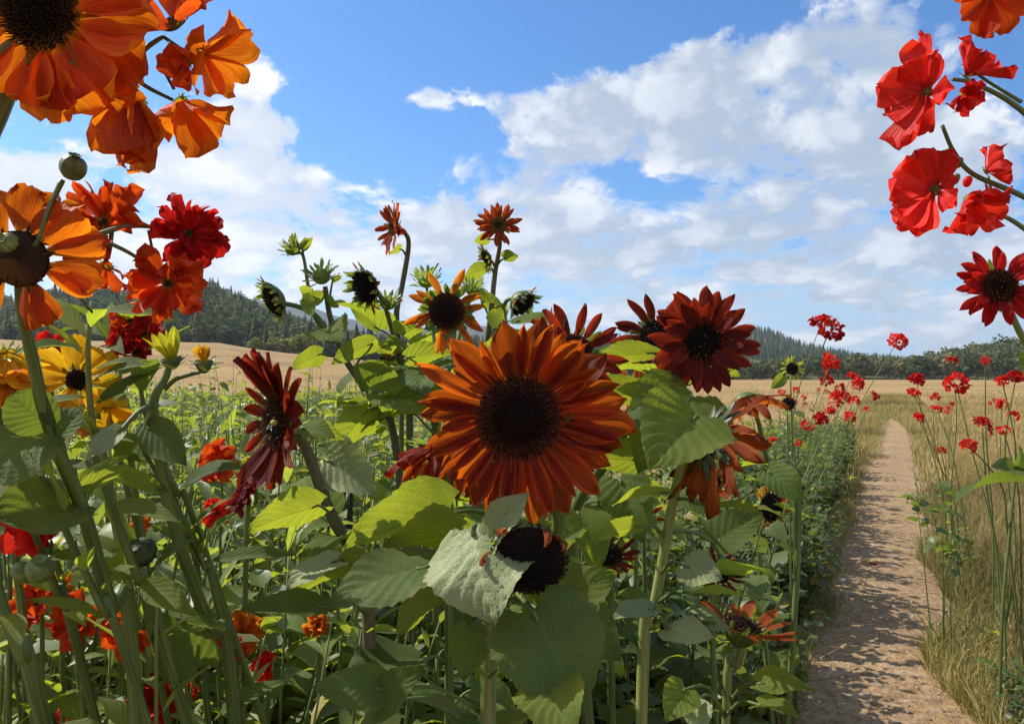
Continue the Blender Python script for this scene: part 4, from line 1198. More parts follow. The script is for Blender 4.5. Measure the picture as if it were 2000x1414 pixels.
# --- E: small rust head facing left, top of a tall stem; dark seed head on the same stem
r = RT(800, 1.95); E = plant('sunflower', 'tall sunflower with a small left-facing rust head above a green-fringed dark seed head', r)
qe = S(E, [(774, 448, 1.72), (790, 455, 1.74), (798, 480, 1.76), (785, 560, 1.79), (774, 620, 1.8), (785, 720, 1.84), (800, 800, 1.88)], r, .0042, .010, M_stempurple)
head(E, P(768, 444, 1.70), (-.75, -.62, .05), .021, .043, n=19, mat='rust', disc='gold', hd=.25, nfl=160, rows=2, seed=14, nb=18, wmul=1.15, tilt=.1, cup=.5, lj=.2, jit=.16, ruffle=.2, concave=.5)
lf(E, (783, 487, 1.74), (758, 502, 1.72), (-.4, .3, .8), .38, M_leafyel, (793, 500, 1.77), seed=67, hero=False)
head(E, P(714, 560, 1.66), (-.55, -.72, -.30), .037, .03, n=0, disc='seed', hd=.42, nfl=260, nb=54, bl=.85, bw=.15, csplay=.75, seed=15)
S(E, [(735, 565, 1.69), (755, 610, 1.74), (778, 690, 1.82)], None, .0045, .006, M_stempurple)
bud(E, P(757, 592, 1.72), (.1, -.4, .9), .024, 6, closed=.8)
lf(E, (785, 655, 1.76), (823, 640, 1.7), UNDER, .45, M_leafyel, (780, 650, 1.81), seed=68, hero=False)
lf(E, (700, 585, 1.68), (745, 605, 1.7), UNDER, .35, M_leafyel, (742, 590, 1.7), seed=69, hero=False)
lf(E, (790, 725, 1.74), (850, 700, 1.7), TOPC, .35, M_leaf, (788, 735, 1.84), seed=70)
auto_leaves(E, qe, 10, (.10, .15), 71, .66, .95, pet=.4)

# --- F: small rust head facing the viewer high up, with a half-open one below and a seed head at right
r = RT(930, 1.95); Fp = plant('sunflower', 'tall sunflower with a small viewer-facing rust head high up and a half-open bud below', r)
qf = S(Fp, [(974, 448, 1.72), (976, 480, 1.75), (966, 540, 1.78), (958, 620, 1.8), (945, 720, 1.85), (935, 850, 1.9)], r, .0045, .010, M_stempurple)
head(Fp, P(973, 440, 1.68), (-.12, -.96, .22), .022, .034, n=20, mat='rust', disc='gold', hd=.2, nfl=200, rows=2, seed=16, nb=16, wmul=1.35, tilt=.05, cup=.5, concave=.4, jit=.12)
head(Fp, P(950, 503, 1.72), (-.80, -.3, -.45), .019, .024, n=12, mat='rust', disc='brown', nfl=60, seed=17, nb=26, bl=1.1, csplay=.5)
S(Fp, [(955, 505, 1.74), (966, 520, 1.77), (967, 545, 1.785)], None, .003, .004)
lf(Fp, (955, 468, 1.7), (926, 472, 1.68), UNDER, .4, M_leafyel, (975, 478, 1.75), seed=72, hero=False)
lf(Fp, (985, 505, 1.75), (1012, 500, 1.73), UNDER, .5, M_leafyel, (970, 520, 1.77), seed=73, hero=False)
lf(Fp, (955, 523, 1.74), (902, 552, 1.7), UNDER, .26, M_leafyel, (965, 535, 1.78), seed=74, prof=OVATE)
head(Fp, P(1020, 592, 1.62), (.55, -.35, -.62), .030, .02, n=0, disc='seed', hd=.5, nfl=150, nb=60, bl=.8, bw=.16, csplay=.9, seed=18, cdepth=.9)
S(Fp, [(1010, 582, 1.65), (988, 590, 1.7), (968, 640, 1.78), (952, 700, 1.84)], None, .004, .006)
lf(Fp, (975, 640, 1.7), (990, 590, 1.72), UNDER, .5, M_leafyel, (960, 650, 1.81), seed=75, hero=False)
lf(Fp, (1005, 628, 1.55), (1110, 632, 1.5), TOPC, .16, M_leaf, (955, 680, 1.82), seed=76, prof=OVATE, hero=False)
lf(Fp, (940, 590, 1.8), (985, 600, 1.74), UNDER, .5, M_leafyel, (957, 625, 1.8), seed=77, hero=False)
auto_leaves(Fp, qf, 9, (.10, .16), 78, .66, .95, pet=.4)

# --- G: left group of buds and a nodding dark seed head on a purple stem
r = RT(850, 1.75); G = plant('sunflower', 'purple-stemmed sunflower with two spiky green buds and a nodding dark seed head at its left', r)
qg = S(G, [(635, 560, 1.5), (645, 620, 1.52), (668, 690, 1.55), (705, 750, 1.58), (735, 810, 1.62), (780, 930, 1.68)], r, .005, .010, M_stempurple)
bud(G, P(628, 540, 1.49), (-.2, -.55, .8), .023, 8, closed=.7)
bud(G, P(572, 485, 1.5), (-.45, -.3, .85), .021, 9, bl=1.0)
S(G, [(578, 495, 1.51), (592, 500, 1.52), (602, 560, 1.53), (615, 620, 1.54), (650, 665, 1.545)], None, .003, .0045)
lf(G, (590, 487, 1.5), (611, 464, 1.49), UNDER, .3, M_leafyel, (592, 498, 1.515), seed=79, hero=False)
lf(G, (575, 480, 1.49), (570, 455, 1.49), UNDER, .3, M_leafyel, seed=80, hero=False)
head(G, P(536, 585, 1.46), (-.72, -.50, -.45), .034, .02, n=0, disc='seed', hd=.45, nfl=260, nb=54, bl=.8, bw=.15, csplay=.8, seed=19)
S(G, [(552, 592, 1.48), (585, 600, 1.5), (618, 618, 1.53), (655, 670, 1.545)], None, .0045, .006)
for k, (b, t_) in enumerate((((640, 590, 1.5), (662, 600, 1.48)), ((605, 575, 1.52), (585, 560, 1.5)), ((610, 590, 1.5), (640, 570, 1.5)), ((650, 548, 1.5), (668, 540, 1.5)), ((590, 585, 1.48), (612, 615, 1.46)))):
    lf(G, b, t_, UNDER, .42, M_leafyel, (642, 600, 1.515) if k in (0, 3) else (604, 575, 1.53), seed=81 + k, hero=False)
lf(G, (640, 640, 1.48), (668, 668, 1.42), TOPC, .55, M_leaf, (652, 655, 1.54), seed=86, hero=False, droop=.5)
lf(G, (628, 692, 1.48), (570, 722, 1.46), UNDER, .38, M_leafyel, (690, 722, 1.57), seed=87, fold=.15)
lf(G, (728, 672, 1.52), (648, 712, 1.5), UNDER, .30, M_leafyel, (690, 725, 1.57), seed=88)
lf(G, (740, 790, 1.5), (885, 775, 1.46), (-.1, -.2, .97), .2, M_leaf, (735, 810, 1.62), seed=89, prof=OVATE)
lf(G, (720, 800, 1.56), (650, 900, 1.5), UNDER, .34, M_leafyel, (733, 805, 1.62), seed=90)
lf(G, (690, 790, 1.56), (620, 790, 1.52), (0, 0, 1), .34, M_leaf, (725, 790, 1.61), seed=91)
auto_leaves(G, qg, 8, (.10, .15), 92, .62, .95, pet=.4)

# --- orange petals half hidden behind E's stem, and others behind A
def simple_sun(label, hx, hy, d, N, rd, L, mat, disc, seed, rx, n=17, size=(.09, .14), nl=7, smat=None, **k):
    r = RT(rx, d + .15); p = plant('sunflower', label, r); Nn = Vector(N).normalized()
    top = P(hx, hy, d) - Nn * rd * .5; dn = Nn * -1
    pts = [top, top - Nn * .03 - UP * .02, top.lerp(Vector((r[0], r[1], 0)), .35) - Nn * .02, top.lerp(Vector((r[0], r[1], 0)), .7), Vector((r[0], r[1], gz(*r) - .03))]
    q = stem(p, pts, rd * .14 + .0015, .009, smat or M_stem)
    head(p, P(hx, hy, d), N, rd, L, n=n, mat=mat, disc=disc, seed=seed, **k)
    if nl: auto_leaves(p, q, nl, size, seed + 100, .2, .9, pet=.4)
    return p


simple_sun('faded orange sunflower in side view half hidden behind purple stems', 752, 700, 1.85, (-.8, -.3, .3), .026, .042, 'midorange', 'brown', 20, 770, wmul=.9, droop=.2, nb=26, bl=1.0, csplay=.6)
simple_sun('red-orange sunflower peeping out behind the upper right petals of the largest one', 1122, 690, 1.06, (.3, -.9, .1), .028, .052, 'darkred', 'brown', 21, 1080, style='rayblunt', cup=.5, ruffle=.2, tilt=.25, wmul=.85, rows=1)
simple_sun('wilting red-orange sunflower hanging face down behind the left petals of the largest one', 858, 885, 1.12, (-.25, -.35, -.85), .032, .060, 'orange', 'brown', 22, 880, n=20, droop=.6, nb=26, bl=.8, rows=2, cup=.6, ruffle=.4, curl=.4)
for k_, (hx, hy, d, N, rd, L, mt, lab) in enumerate((
    (1186, 1003, 1.55, (-.2, -.8, .4), .022, .028, 'darkred', 'small maroon sunflower low down under the lower right petals of the largest one'),
    (1192, 1085, 1.42, (-.1, -.6, .7), .024, .034, 'darkred', 'maroon sunflower deep in shade right of the nodding black seed head'),
    (1405, 1118, 1.6, (.2, -.7, .6), .024, .036, 'darkred', 'maroon sunflower in shade right of the pale rounded leaf'),
    (1505, 990, 2.1, (.4, -.8, .1), .040, .040, 'wilt', 'blackened sunflower head drooping beside the path edge shrubs'),
    (1390, 940, 1.75, (-.2, -.7, .3), .022, .040, 'rust', 'red-orange sunflower glimpsed under the large withered head'),
    (1245, 760, 1.75, (.1, -.9, .2), .026, .045, 'wilt', 'tan withered sunflower glimpsed between leaves left of the dark red pair'),
    (1262, 1010, 2.0, (0, -.9, .2), .020, .034, 'rust', 'small rust sunflower low behind the pale green stem'))):
    simple_sun(lab, hx, hy, d, N, rd, L, mt, 'black', 30 + k_, hx + 10, nl=6, rows=1, wmul=1.2, nfl=120)
simple_sun('orange sunflower with a green bract cup seen from below near the path', 1450, 1232, 1.12, (.1, -.25, .95), .030, .046, 'wilt', 'brown', 41, 1425, n=15, nb=34, bl=.8, csplay=.9, cdepth=1.1, nl=0, mat2=None) if False else None
r = RT(1410, 1.2); K = plant('sunflower', 'faded orange sunflower opening upwards from a spiky green cup near the path', r)
S(K, [(1448, 1255, 1.13), (1440, 1300, 1.15), (1418, 1390, 1.17)], r, .005, .008, M_stemlight)
head(K, P(1450, 1225, 1.12), (.25, -.10, .95), .030, .050, n=15, mat='wilt', disc='brown', nfl=80, seed=42, nb=40, bl=.7, csplay=1.0, cdepth=1.0, wmul=1.3, tilt=.25, lj=.25)
lf(K, (1480, 1335, 1.08), (1590, 1350, 1.05), (0, -.3, .95), .34, M_leaf, (1425, 1370, 1.17), seed=93)
lf(K, (1340, 1345, 1.0), (1300, 1410, .96), (0, -.7, .7), .42, M_leaf, (1415, 1395, 1.17), seed=94)
lf(K, (1355, 1370, 1.0), (1365, 1440, .96), (0, -.7, .7), .42, M_leafgrey, (1415, 1400, 1.17), seed=95)
lf(K, (1480, 1375, 1.05), (1560, 1400, 1.0), (.1, -.4, .9), .36, M_leaf, (1415, 1400, 1.17), seed=96)

# dark post among the sunflowers
st = thing('garden_stake', 'dark weathered stake standing among the sunflower stems', 'stake', (*RT(682, 1.9), 0))
mb = MB(); x0, y0 = RT(676, 1.9)
mb.tube([(x0, y0, -.1), (x0, y0, .6), (x0 + .004, y0, CAMH - (778 - HZ) / F * 1.9 - .012), (x0 + .004, y0, CAMH - (778 - HZ) / F * 1.9)], [.017, .017, .016, .011], 6)
obj('post', mb.mesh('post', plain_mat('dark_weathered_wood', (0.02, 0.022, 0.018), (0.05, 0.05, 0.04), 12, .8, .2, .5, .004)), st, Matrix())
mb = MB(); mb.tube([(x0 - .018 + .036 * (k % 2), y0 + .018 * (1 - 2 * ((k // 2) % 2)), CAMH - (800 - HZ) / F * 1.9) for k in (0, 1, 3, 2, 0)], .0018, 5)
obj('twine', mb.mesh('twine', plain_mat('jute_twine', (0.35, 0.26, 0.14), (0.45, 0.35, 0.2), 80, .9)), st, Matrix())

# young sunflower plants filling the bed between the stems
def filler_sun(i, x, y, h, n, size, mats, label, grp):
    p = thing('young_sunflower', label, 'sunflower', (x, y, gz(x, y)), grp)
    rn = random.Random(400 + i); q = spline([Vector((x + rn.uniform(-.05, .05), y + rn.uniform(-.05, .05), h)), Vector((x + rn.uniform(-.03, .03), y, h * .6)), Vector((x, y, -.03))], 10)
    mb = MB(); mb.tube(q, [.003 + .005 * k / (len(q) - 1) for k in range(len(q))], 7); obj('stem', mb.mesh('stem', M_stem), p, Matrix())
    auto_leaves(p, q, n, size, 500 + i, 0.0, .85, mats, pet=.35)


rn = random.Random(77)
spots = []
for (px0, px1, d0, d1, h0, h1, n) in ((560, 1500, 1.25, 2.0, .85, 1.12, 26), (560, 1480, 2.0, 3.2, .9, 1.25, 26), (650, 1420, .95, 1.2, .62, .86, 12)):
    for _ in range(n):
        d = rn.uniform(d0, d1); spots.append((*RT(rn.uniform(px0, px1), d), rn.uniform(h0, h1)))
for i, (x, y, h) in enumerate(spots):
    if x > pathc(y) - pathw(y) - .35: continue
    filler_sun(i, x, y, h, 11, (.09, .15), [M_leaf, M_leaf, M_leafdark, M_leafyel], 'leafy flowerless sunflower plant filling the bed between the flowering ones', 'flowerless sunflower plants in the bed')
# ================================================================== LEFT: TALL ORANGE AND RED FLOWERS
def fl(pl, c, N, rd, L, mat, style='wide', disc='poppy', n=8, **k):
    k.setdefault('calyx', M_bract); k.setdefault('nb', 10); k.setdefault('bl', .9); k.setdefault('cdepth', .35)
    return head(pl, P(*c), N, rd, L, n=n, style=style, mat=mat, disc=disc, **k)


r = (-.46, .52); L1 = plant('tall_orange_flower', 'tall plant with the biggest, widest-petalled orange flower and several nodding orange blooms', r, 'flower')
S(L1, [(62, 60, .52), (35, 130, .525), (5, 200, .52), (-80, 400, .52), (-200, 800, .52)], r, .0045, .010, M_stem)
fl(L1, (78, 22, .50), (.10, -1, -.12), .0245, .056, 'poppy', 'wide', 'poppy', hero=True, hd=.35, nfl=620, spike=1.5, seed=50, ruffle=.35, cup=.3, ridge=.5, angles=[
    (-8, 1.02, 1.15, .1), (-30, 1.08, 1.1, .0), (-52, .95, 1.0, .12), (-72, .80, 1.0, .0), (-95, .74, 1.0, .15), (-112, .72, .9, .0), (-135, .8, .9, .2), (-160, .9, 1.0, .1), (175, 1.0, 1.0, .1), (150, 1.0, 1, .1), (120, 1, 1, .1), (90, 1, 1, .1), (60, 1, 1, .1), (30, 1.05, 1.05, .1), (12, .98, 1.0, -.12), (-42, .95, .9, -.15), (-84, .9, .9, -.15)])
S(L1, [(318, 72, .56), (285, 95, .555), (240, 135, .55), (150, 130, .545), (60, 130, .54), (10, 210, .525)], None, .0016, .003, M_stem)
fl(L1, (340, 52, .555), (-.35, -.55, .75), .008, .040, 'vermilion', 'wide', 'gold', n=6, nfl=60, seed=51, tilt=.35, ruffle=.4, cup=.6, hd=.8, hide=None)
fl(L1, (392, 100, .57), (.80, -.12, -.45), .006, .036, 'poppy', 'wide', None, n=6, seed=52, tilt=.45, ruffle=.2, cup=.8)
fl(L1, (352, 200, .56), (.62, -.15, -.75), .006, .038, 'poppy', 'wide', None, n=5, seed=53, tilt=.75, ruffle=.2, cup=.8)
fl(L1, (362, 120, .548), (-.2, -.75, -.6), .005, .023, 'vermilion', 'wide', None, n=3, seed=54, tilt=.8, cup=.7)
S(L1, [(335, 80, .557), (320, 130, .56), (340, 175, .565)], None, .0011, .0014)
S(L1, [(378, 112, .575), (345, 90, .565), (318, 72, .56)], None, .0011, .0015)
S(L1, [(338, 196, .565), (290, 172, .56), (238, 138, .55)], None, .0013, .002)
fl(L1, (258, 190, .54), (.12, -.30, -.95), .008, .052, 'poppy', 'wide', None, n=6, wmul=.8, seed=55, tilt=1.12, ruffle=.12, cup=.8, droop=.2)
S(L1, [(255, 186, .541), (238, 160, .545), (232, 138, .55)], None, .0011, .0016)
S(L1, [(228, 205, .54), (224, 165, .545), (218, 140, .55)], None, .0011, .0016)

# L4: orange flower from behind, bud above it, arching side stem with double flowers
r = RT(330, .95); L4 = plant('tall_orange_flower', 'tall plant with an orange flower seen from behind and an arching stem of red heads', r, 'flower')
S(L4, [(38, 520, .60), (42, 600, .61), (70, 730, .64), (95, 840, .67), (160, 990, .72), (215, 1180, .78), (262, 1330, .84)], r, .0036, .0085, M_stem)
fl(L4, (38, 506, .585), (-.15, .93, .15), .022, .042, 'poppy', 'wide', 'poppy', n=13, seed=56, rows=1, hd=.3, nfl=120, wmul=.85, ruffle=.4, tilt=.05, calyx=DM['poppy'], nb=22, bl=.35, cdepth=.38)
pod(L4, P(14, 474, .565), (-.1, -.9, .35), .0078, M_pod, 10, True, 'green_calyx', .10, .75)
S(L4, [(75, 470, .58), (95, 410, .585), (122, 352, .59)], None, .0016, .0022, M_stem)
S(L4, [(60, 500, .59), (68, 480, .582), (75, 470, .58)], None, .0020, .0016, M_stem)
pod(L4, P(143, 328, .59), (.35, -.35, .85), .0098, M_pod, 7, True, 'flower_bud', .05, 1.0)
qx = S(L4, [(322, 452, .66), (285, 442, .65), (230, 446, .635), (150, 475, .61), (80, 498, .59), (45, 530, .60)], None, .0016, .0032, M_stem)
fl(L4, (205, 438, .655), (-.15, -.85, .35), .008, .034, 'vermilion', 'wide', 'gold', n=13, rows=2, seed=57, nfl=60, ruffle=.4, cup=.5, tilt=.1, wmul=.55, lj=.25)
fl(L4, (208, 520, .66), (0, -.5, -.8), .006, .024, 'vermilion', 'wide', None, n=6, seed=58, tilt=.5, ruffle=.4)
S(L4, [(212, 505, .655), (216, 480, .65), (218, 455, .64)], None, .0015, .002)
fl(L4, (366, 458, .67), (.72, -.6, .1), .007, .029, 'crimson', 'wide', 'gold', n=13, rows=3, seed=59, nfl=60, ruffle=.5, cup=.5, tilt=.05, wmul=.72)
fl(L4, (330, 552, .655), (-.1, -.75, -.45), .007, .030, 'vermilion', 'wide', 'gold', n=11, rows=2, seed=60, nfl=50, ruffle=.45, cup=.5, tilt=.2, wmul=.8)
S(L4, [(318, 540, .66), (285, 515, .655), (245, 490, .645), (190, 465, .622)], None, .0012, .002)
S(L4, [(318, 535, .66), (300, 495, .66), (290, 450, .652)], None, .0010, .0014)
S(L4, [(180, 610, .66), (120, 540, .62), (70, 520, .60)], None, .0012, .0018)
lf(L4, (95, 850, .665), (-60, 940, .62), (.1, -.9, .42), .48, M_leafdark, None, droop=.4, fold=.15, seed=110, prof=ROUNDL, serr=0)
lf(L4, (90, 830, .66), (20, 770, .64), (.2, -.9, .35), .55, M_leafdark, None, droop=.4, fold=.2, seed=111, prof=ROUNDL, serr=0)
lf(L4, (100, 870, .67), (165, 800, .68), (-.2, -.8, .5), .48, M_leafdark, None, droop=.4, seed=112, prof=ROUNDL, serr=0)
lf(L4, (160, 985, .72), (-10, 1010, .66), (.1, -.85, .5), .42, M_leafdark, None, droop=.5, seed=113, prof=ROUNDL, serr=0)
lf(L4, (150, 960, .72), (262, 905, .74), UNDER, .18, M_leafyel, None, droop=.2, seed=114, prof=LANCE, serr=0)

# L-b: leaning stem with bluish leaves and yellow buds
r = RT(520, 1.05); Lb = plant('tall_yellow_flower', 'leaning stem with bluish leaves and two greenish-yellow opening buds', r, 'flower')
S(Lb, [(332, 705, .80), (325, 735, .80), (300, 790, .80), (312, 900, .83), (350, 1060, .88), (410, 1230, .95), (455, 1370, 1.0)], r, .003, .010, M_stem)
fl(Lb, (334, 700, .79), (-.1, -.25, .95), .011, .03, 'lime', 'ray', None, n=11, seed=61, tilt=1.2, cdepth=1.1, calyx=M_bractdark, nb=14, wmul=1.3)
S(Lb, [(398, 725, .80), (385, 728, .80), (345, 740, .80), (322, 760, .80)], None, .0018, .0028, M_stem)
fl(Lb, (398, 706, .79), (.1, -.25, .95), .010, .016, 'yellow', 'round', None, n=9, seed=62, tilt=1.35, cdepth=1.3, calyx=M_bractdark, nb=14)
lf(Lb, (238, 838, .76), (170, 898, .73), (.1, -.8, .55), .30, M_leafgrey, (300, 790, .80), droop=.3, seed=115, prof=OVATE, serr=0)
lf(Lb, (285, 830, .8), (365, 910, .78), (.1, -.85, .4), .30, M_leafdark, (300, 800, .8), droop=.4, seed=116, prof=OVATE, serr=0)
lf(Lb, (320, 960, .84), (170, 915, .80), UNDER, .20, M_leafyel, (320, 930, .84), droop=.3, seed=117, prof=LANCE, serr=0)
lf(Lb, (420, 1215, .93), (330, 1240, .88), TOPC, .45, M_leaf, (405, 1220, .95), droop=.4, seed=118, serr=0)
lf(Lb, (390, 1300, .92), (300, 1195, .9), TOPC, .4, M_leafdark, (425, 1280, .96), droop=.4, seed=119, serr=0)

# other tall thick stems that lean from the upper left to the lower right
def stalk(label, pts, rx, rd, r0, r1, heads=(), mat=None, leaves=5, seed=0, prof=LANCE, wr=.16, size=(.06, .12)):
    a_, b_ = P(*pts[-2]), P(*pts[-1]); dv = (b_ - a_) / max(.02, a_.z - b_.z); e_ = b_ + dv * b_.z * .8; r = (e_.x, e_.y)
    p = plant('tall_flower_stalk', label, r, 'flower')
    q = S(p, pts, r, r0, r1, mat or M_stem)
    rn = random.Random(seed + 900)
    if leaves:
        for i in range(leaves):
            k = int((.08 + .7 * (i + rn.random()) / leaves) * (len(q) - 1)); b = q[k]; a = rn.uniform(0, 6.28); L = rn.uniform(*size); o = Vector((math.cos(a), math.sin(a) * .7, rn.uniform(-.2, .9))).normalized()
            leaf(p, b + o * .008, b + o * L, UP * .7 - o * .4 + Vector((rn.uniform(-.5, .5), -.4, 0)), wr, rn.choice([M_leaf, M_leafyel, M_leafyel, M_leafdark]), droop=rn.uniform(.2, .9), fold=.3, seed=seed + i, prof=prof, serr=0, hero=False, lobe=0)
    for h in heads: h(p)
    return p


red = lambda c, N=(0, -.8, .5), rd=.007, L=.026, mat='crimson', **k: (lambda p: fl(p, c, N, rd, L, mat, 'round', 'gold', n=k.pop('n', 10), rows=2, nfl=40, ruffle=.4, cup=.6, tilt=.35, seed=int(c[0] + c[1]), each=False, **k))
stalk('stalk with a bright red double bloom cluster above the yellow flowers', [(268, 662, .92), (270, 720, .92), (290, 830, .93), (345, 960, .95), (420, 1130, 1.0)], 480, 1.05, .0018, .005, [red((282, 655, .91), L=.022), red((250, 668, .905), L=.020), red((255, 628, .92), L=.020, mat='vermilion'), red((268, 690, .91), L=.016)], seed=1)
stalk('stalk with a single small red pompom flower beside the thick leaning stem', [(92, 700, .95), (100, 760, .96), (130, 900, .98), (190, 1100, 1.0)], 270, 1.05, .0016, .005, [red((92, 690, .94), L=.022)], seed=2)
stalk('stalk with a yellow flower turned to the right with a dark centre', [(148, 745, .90), (170, 770, .91), (190, 900, .93), (240, 1100, .97)], 330, 1.02, .002, .0055, [lambda p: fl(p, (150, 742, .88), (.62, -.7, .1), .013, .040, 'yellow', 'wide', 'brown', n=11, seed=63, nfl=80, tilt=.15, each=True, wmul=.8)], seed=3)
stalk('stalk with amber flowers hanging at the left frame edge', [(5, 700, .74), (-10, 800, .76), (20, 1000, .8)], 60, .9, .002, .0055, [lambda p: fl(p, (8, 690, .72), (.2, -.5, .8), .011, .036, 'yellow', 'wide', None, n=8, seed=64, tilt=-.5, droop=.4), lambda p: fl(p, (12, 745, .72), (.2, -.5, -.7), .010, .032, 'midorange', 'wide', None, n=7, seed=65, tilt=.3)], seed=4)
stalk('stalk with a yellow-orange drooping bloom beside the pale upright leaves', [(205, 780, .95), (215, 860, .96), (260, 1000, .98)], 360, 1.08, .002, .005, [lambda p: fl(p, (205, 790, .94), (.3, -.5, -.8), .009, .034, 'yellow', 'wide', None, n=7, seed=66, tilt=.4)], seed=5)
stalk('stalk topped by narrow pale upright leaves under the ruffled orange heads', [(180, 590, .84), (172, 700, .85), (185, 850, .87), (235, 1050, .92)], 350, 1.0, .0022, .0055, [], M_stemlight, 16, 6, LANCE, .13, (.06, .11))
stalk('second leafy stalk with narrow upright leaves left of the red bloom cluster', [(215, 600, .95), (225, 720, .96), (250, 860, .98)], 330, 1.06, .0022, .0055, [], M_stemlight, 15, 7, LANCE, .13, (.07, .12))
stalk('thick pale stalk crossing the lower left corner', [(-60, 960, .62), (0, 1170, .66), (45, 1290, .68), (88, 1420, .72)], 130, .78, .004, .008, [], M_stem, 2, 8)
stalk('thick leaning stalk with two pale green seed pods low on the left', [(20, 930, .72), (75, 1060, .76), (120, 1180, .80), (160, 1300, .84)], 210, .92, .0025, .006, [lambda p: pod(p, P(78, 1112, .74), (.25, -.5, .8), .013, M_pod, 8, True, 'seed_pod', .04, 1.05), lambda p: pod(p, P(45, 1118, .745), (-.25, -.5, .8), .010, M_pod, 8, False, 'seed_pod', .04, 1.2)], None, 3, 9)
stalk('leaning stalk with a dark green ribbed seed pod', [(276, 1105, .86), (270, 1140, .87), (300, 1260, .9)], 330, .97, .002, .005, [lambda p: pod(p, P(276, 1078, .855), (-.1, -.75, .65), .0165, M_poddark, 12, True, 'seed_pod', .06, .95)], None, 3, 10)
for i, (pts, rx, rd) in enumerate((([(175, 860, .78), (215, 980, .8), (270, 1130, .83), (330, 1290, .88)], 400, .98), ([(280, 880, .92), (350, 1000, .94), (400, 1110, .97), (440, 1250, 1.0)], 500, 1.08), ([(330, 940, .95), (380, 1090, .97), (395, 1250, 1.0)], 410, 1.06), ([(80, 930, .70), (130, 1040, .72), (205, 1200, .76), (262, 1330, .8)], 310, .9))):
    stalk('thick smooth green stalk leaning right through the left bed', pts, rx, rd, .0026, .0075 if i in (0, 4) else .0052, [], M_stem, 5, 20 + i)['group'] = 'leaning green stalks in the left bed'
stalk('stalk with a large deep red poppy between the thick leaning stems', [(82, 1020, .80), (95, 1080, .81), (150, 1250, .86)], 200, .95, .002, .005, [lambda p: fl(p, (80, 1010, .79), (.15, -.85, .2), .008, .034, 'scarlet', 'wide', 'gold', n=8, rows=2, nfl=50, seed=70, tilt=.35, ruffle=.5, cup=.6)], seed=31)
low = [((8, 1032, .85), 'crimson', .022, 'small red bloom at the frame edge left of the deep red poppy'), ((72, 1182, .86), 'vermilion', .030, 'orange-red bloom below the pale seed pods'), ((38, 1200, .87), 'vermilion', .020, 'small orange-red bloom beside the one below the pale seed pods'),
       ((152, 1212, .88), 'vermilion', .030, 'drooping orange-red bloom right of the pale seed pods'), ((255, 1236, .92), 'vermilion', .030, 'bright orange bloom caught between two thick leaning stalks'), ((330, 1198, 1.2), 'crimson', .024, 'small dark red bloom low between the leaning stalks'),
       ((472, 1238, 1.15), 'midorange', .032, 'amber bloom behind the right-hand leaning stalks'), ((458, 1262, 1.1), 'scarlet', .020, 'narrow red bloom just below the amber bloom'), ((422, 1245, 1.1), 'scarlet', .016, 'slim red bud-like bloom left of the amber bloom'),
       ((430, 902, 1.6), 'vermilion', .045, 'orange-red bloom left of the sideways dark red sunflower'), ((276, 1024, 1.1), 'midorange', .016, 'tiny orange bloom above the dark ribbed seed pod'), ((426, 1002, 1.3), 'scarlet', .026, 'red bloom below the wine-red plume'),
       ((305, 1368, .98), 'crimson', .032, 'dark maroon bloom near the bottom of the left bed'), ((370, 1345, 1.1), 'scarlet', .016, 'thin red bloom low among the leaning stalks'), ((520, 1300, 1.15), 'scarlet', .020, 'small red bloom beside the dark oval leaves'), ((110, 1142, .90), 'midorange', .020, 'small orange bloom behind the pale seed pods'),
       ((140, 1392, .95), 'scarlet', .016, 'tiny red bloom at the bottom of the left bed'), ((620, 1222, 1.1), 'midorange', .018, 'tiny orange bloom under the big dark sunflower leaf'), ((445, 700, 6.0), 'yellow', .0, ''), ((200, 820, 1.4), 'midorange', .05, 'amber bloom blurred among stems behind the yellow flower')]
for i, (c, mt, L, lab) in enumerate(low):
    if L <= 0: continue
    rx, rd_ = c[0] + RN.uniform(0, 40), c[2] + .1; r = RT(rx, rd_)
    p = plant('low_flower', lab, r, 'flower'); tp = P(*c)
    stem(p, [tp, tp - Vector((0, -.01, .05)), tp.lerp(Vector((r[0], r[1], 0)), .5), Vector((r[0], r[1], -.03))], .0018, .004, M_stem)
    rn = random.Random(i); N = (rn.uniform(-.4, .4), -.8, rn.uniform(-.2, .6))
    fl(p, c, N, L * .2, L, mt, 'wide', 'gold', n=8, rows=2, nfl=30, seed=80 + i, tilt=.35, ruffle=.5, cup=.6, each=False)
    for k in range(3):
        b = tp.lerp(Vector((r[0], r[1], 0)), .12 + .16 * k); a = rn.uniform(0, 6.28); o = Vector((math.cos(a), math.sin(a) * .6, .5)); leaf(p, b, b + o * .07, UP - o * .5, .2, M_leafyel if k else M_leaf, seed=i + k, prof=LANCE, serr=0, hero=False, lobe=0)

# wine-red plume below the sideways sunflower
r = RT(470, 1.35); pl = plant('red_amaranth', 'wine-red drooping plume just below the sideways dark red sunflower', r, 'flower')
S(pl, [(492, 925, 1.14), (500, 980, 1.18), (480, 1100, 1.25)], r, .0025, .006, M_stemlight)
mb = MB(); rn = random.Random(3)
for i in range(150):
    f = rn.random(); c = P(505 - 38 * f, 890 + 95 * f, 1.12); dv = Vector((rn.gauss(-.3, .6), rn.gauss(0, .6), rn.gauss(-.7, .4))).normalized()
    petal_geo(mb, frame(c, dv, Vector((0, -1, .3))), 'ray', rn.uniform(.012, .026), .22, seed=i, nv=4, nu=2, bend=rn.uniform(-.5, .5))
obj('plume', mb.mesh('plume', PM['plume']), pl, Matrix())

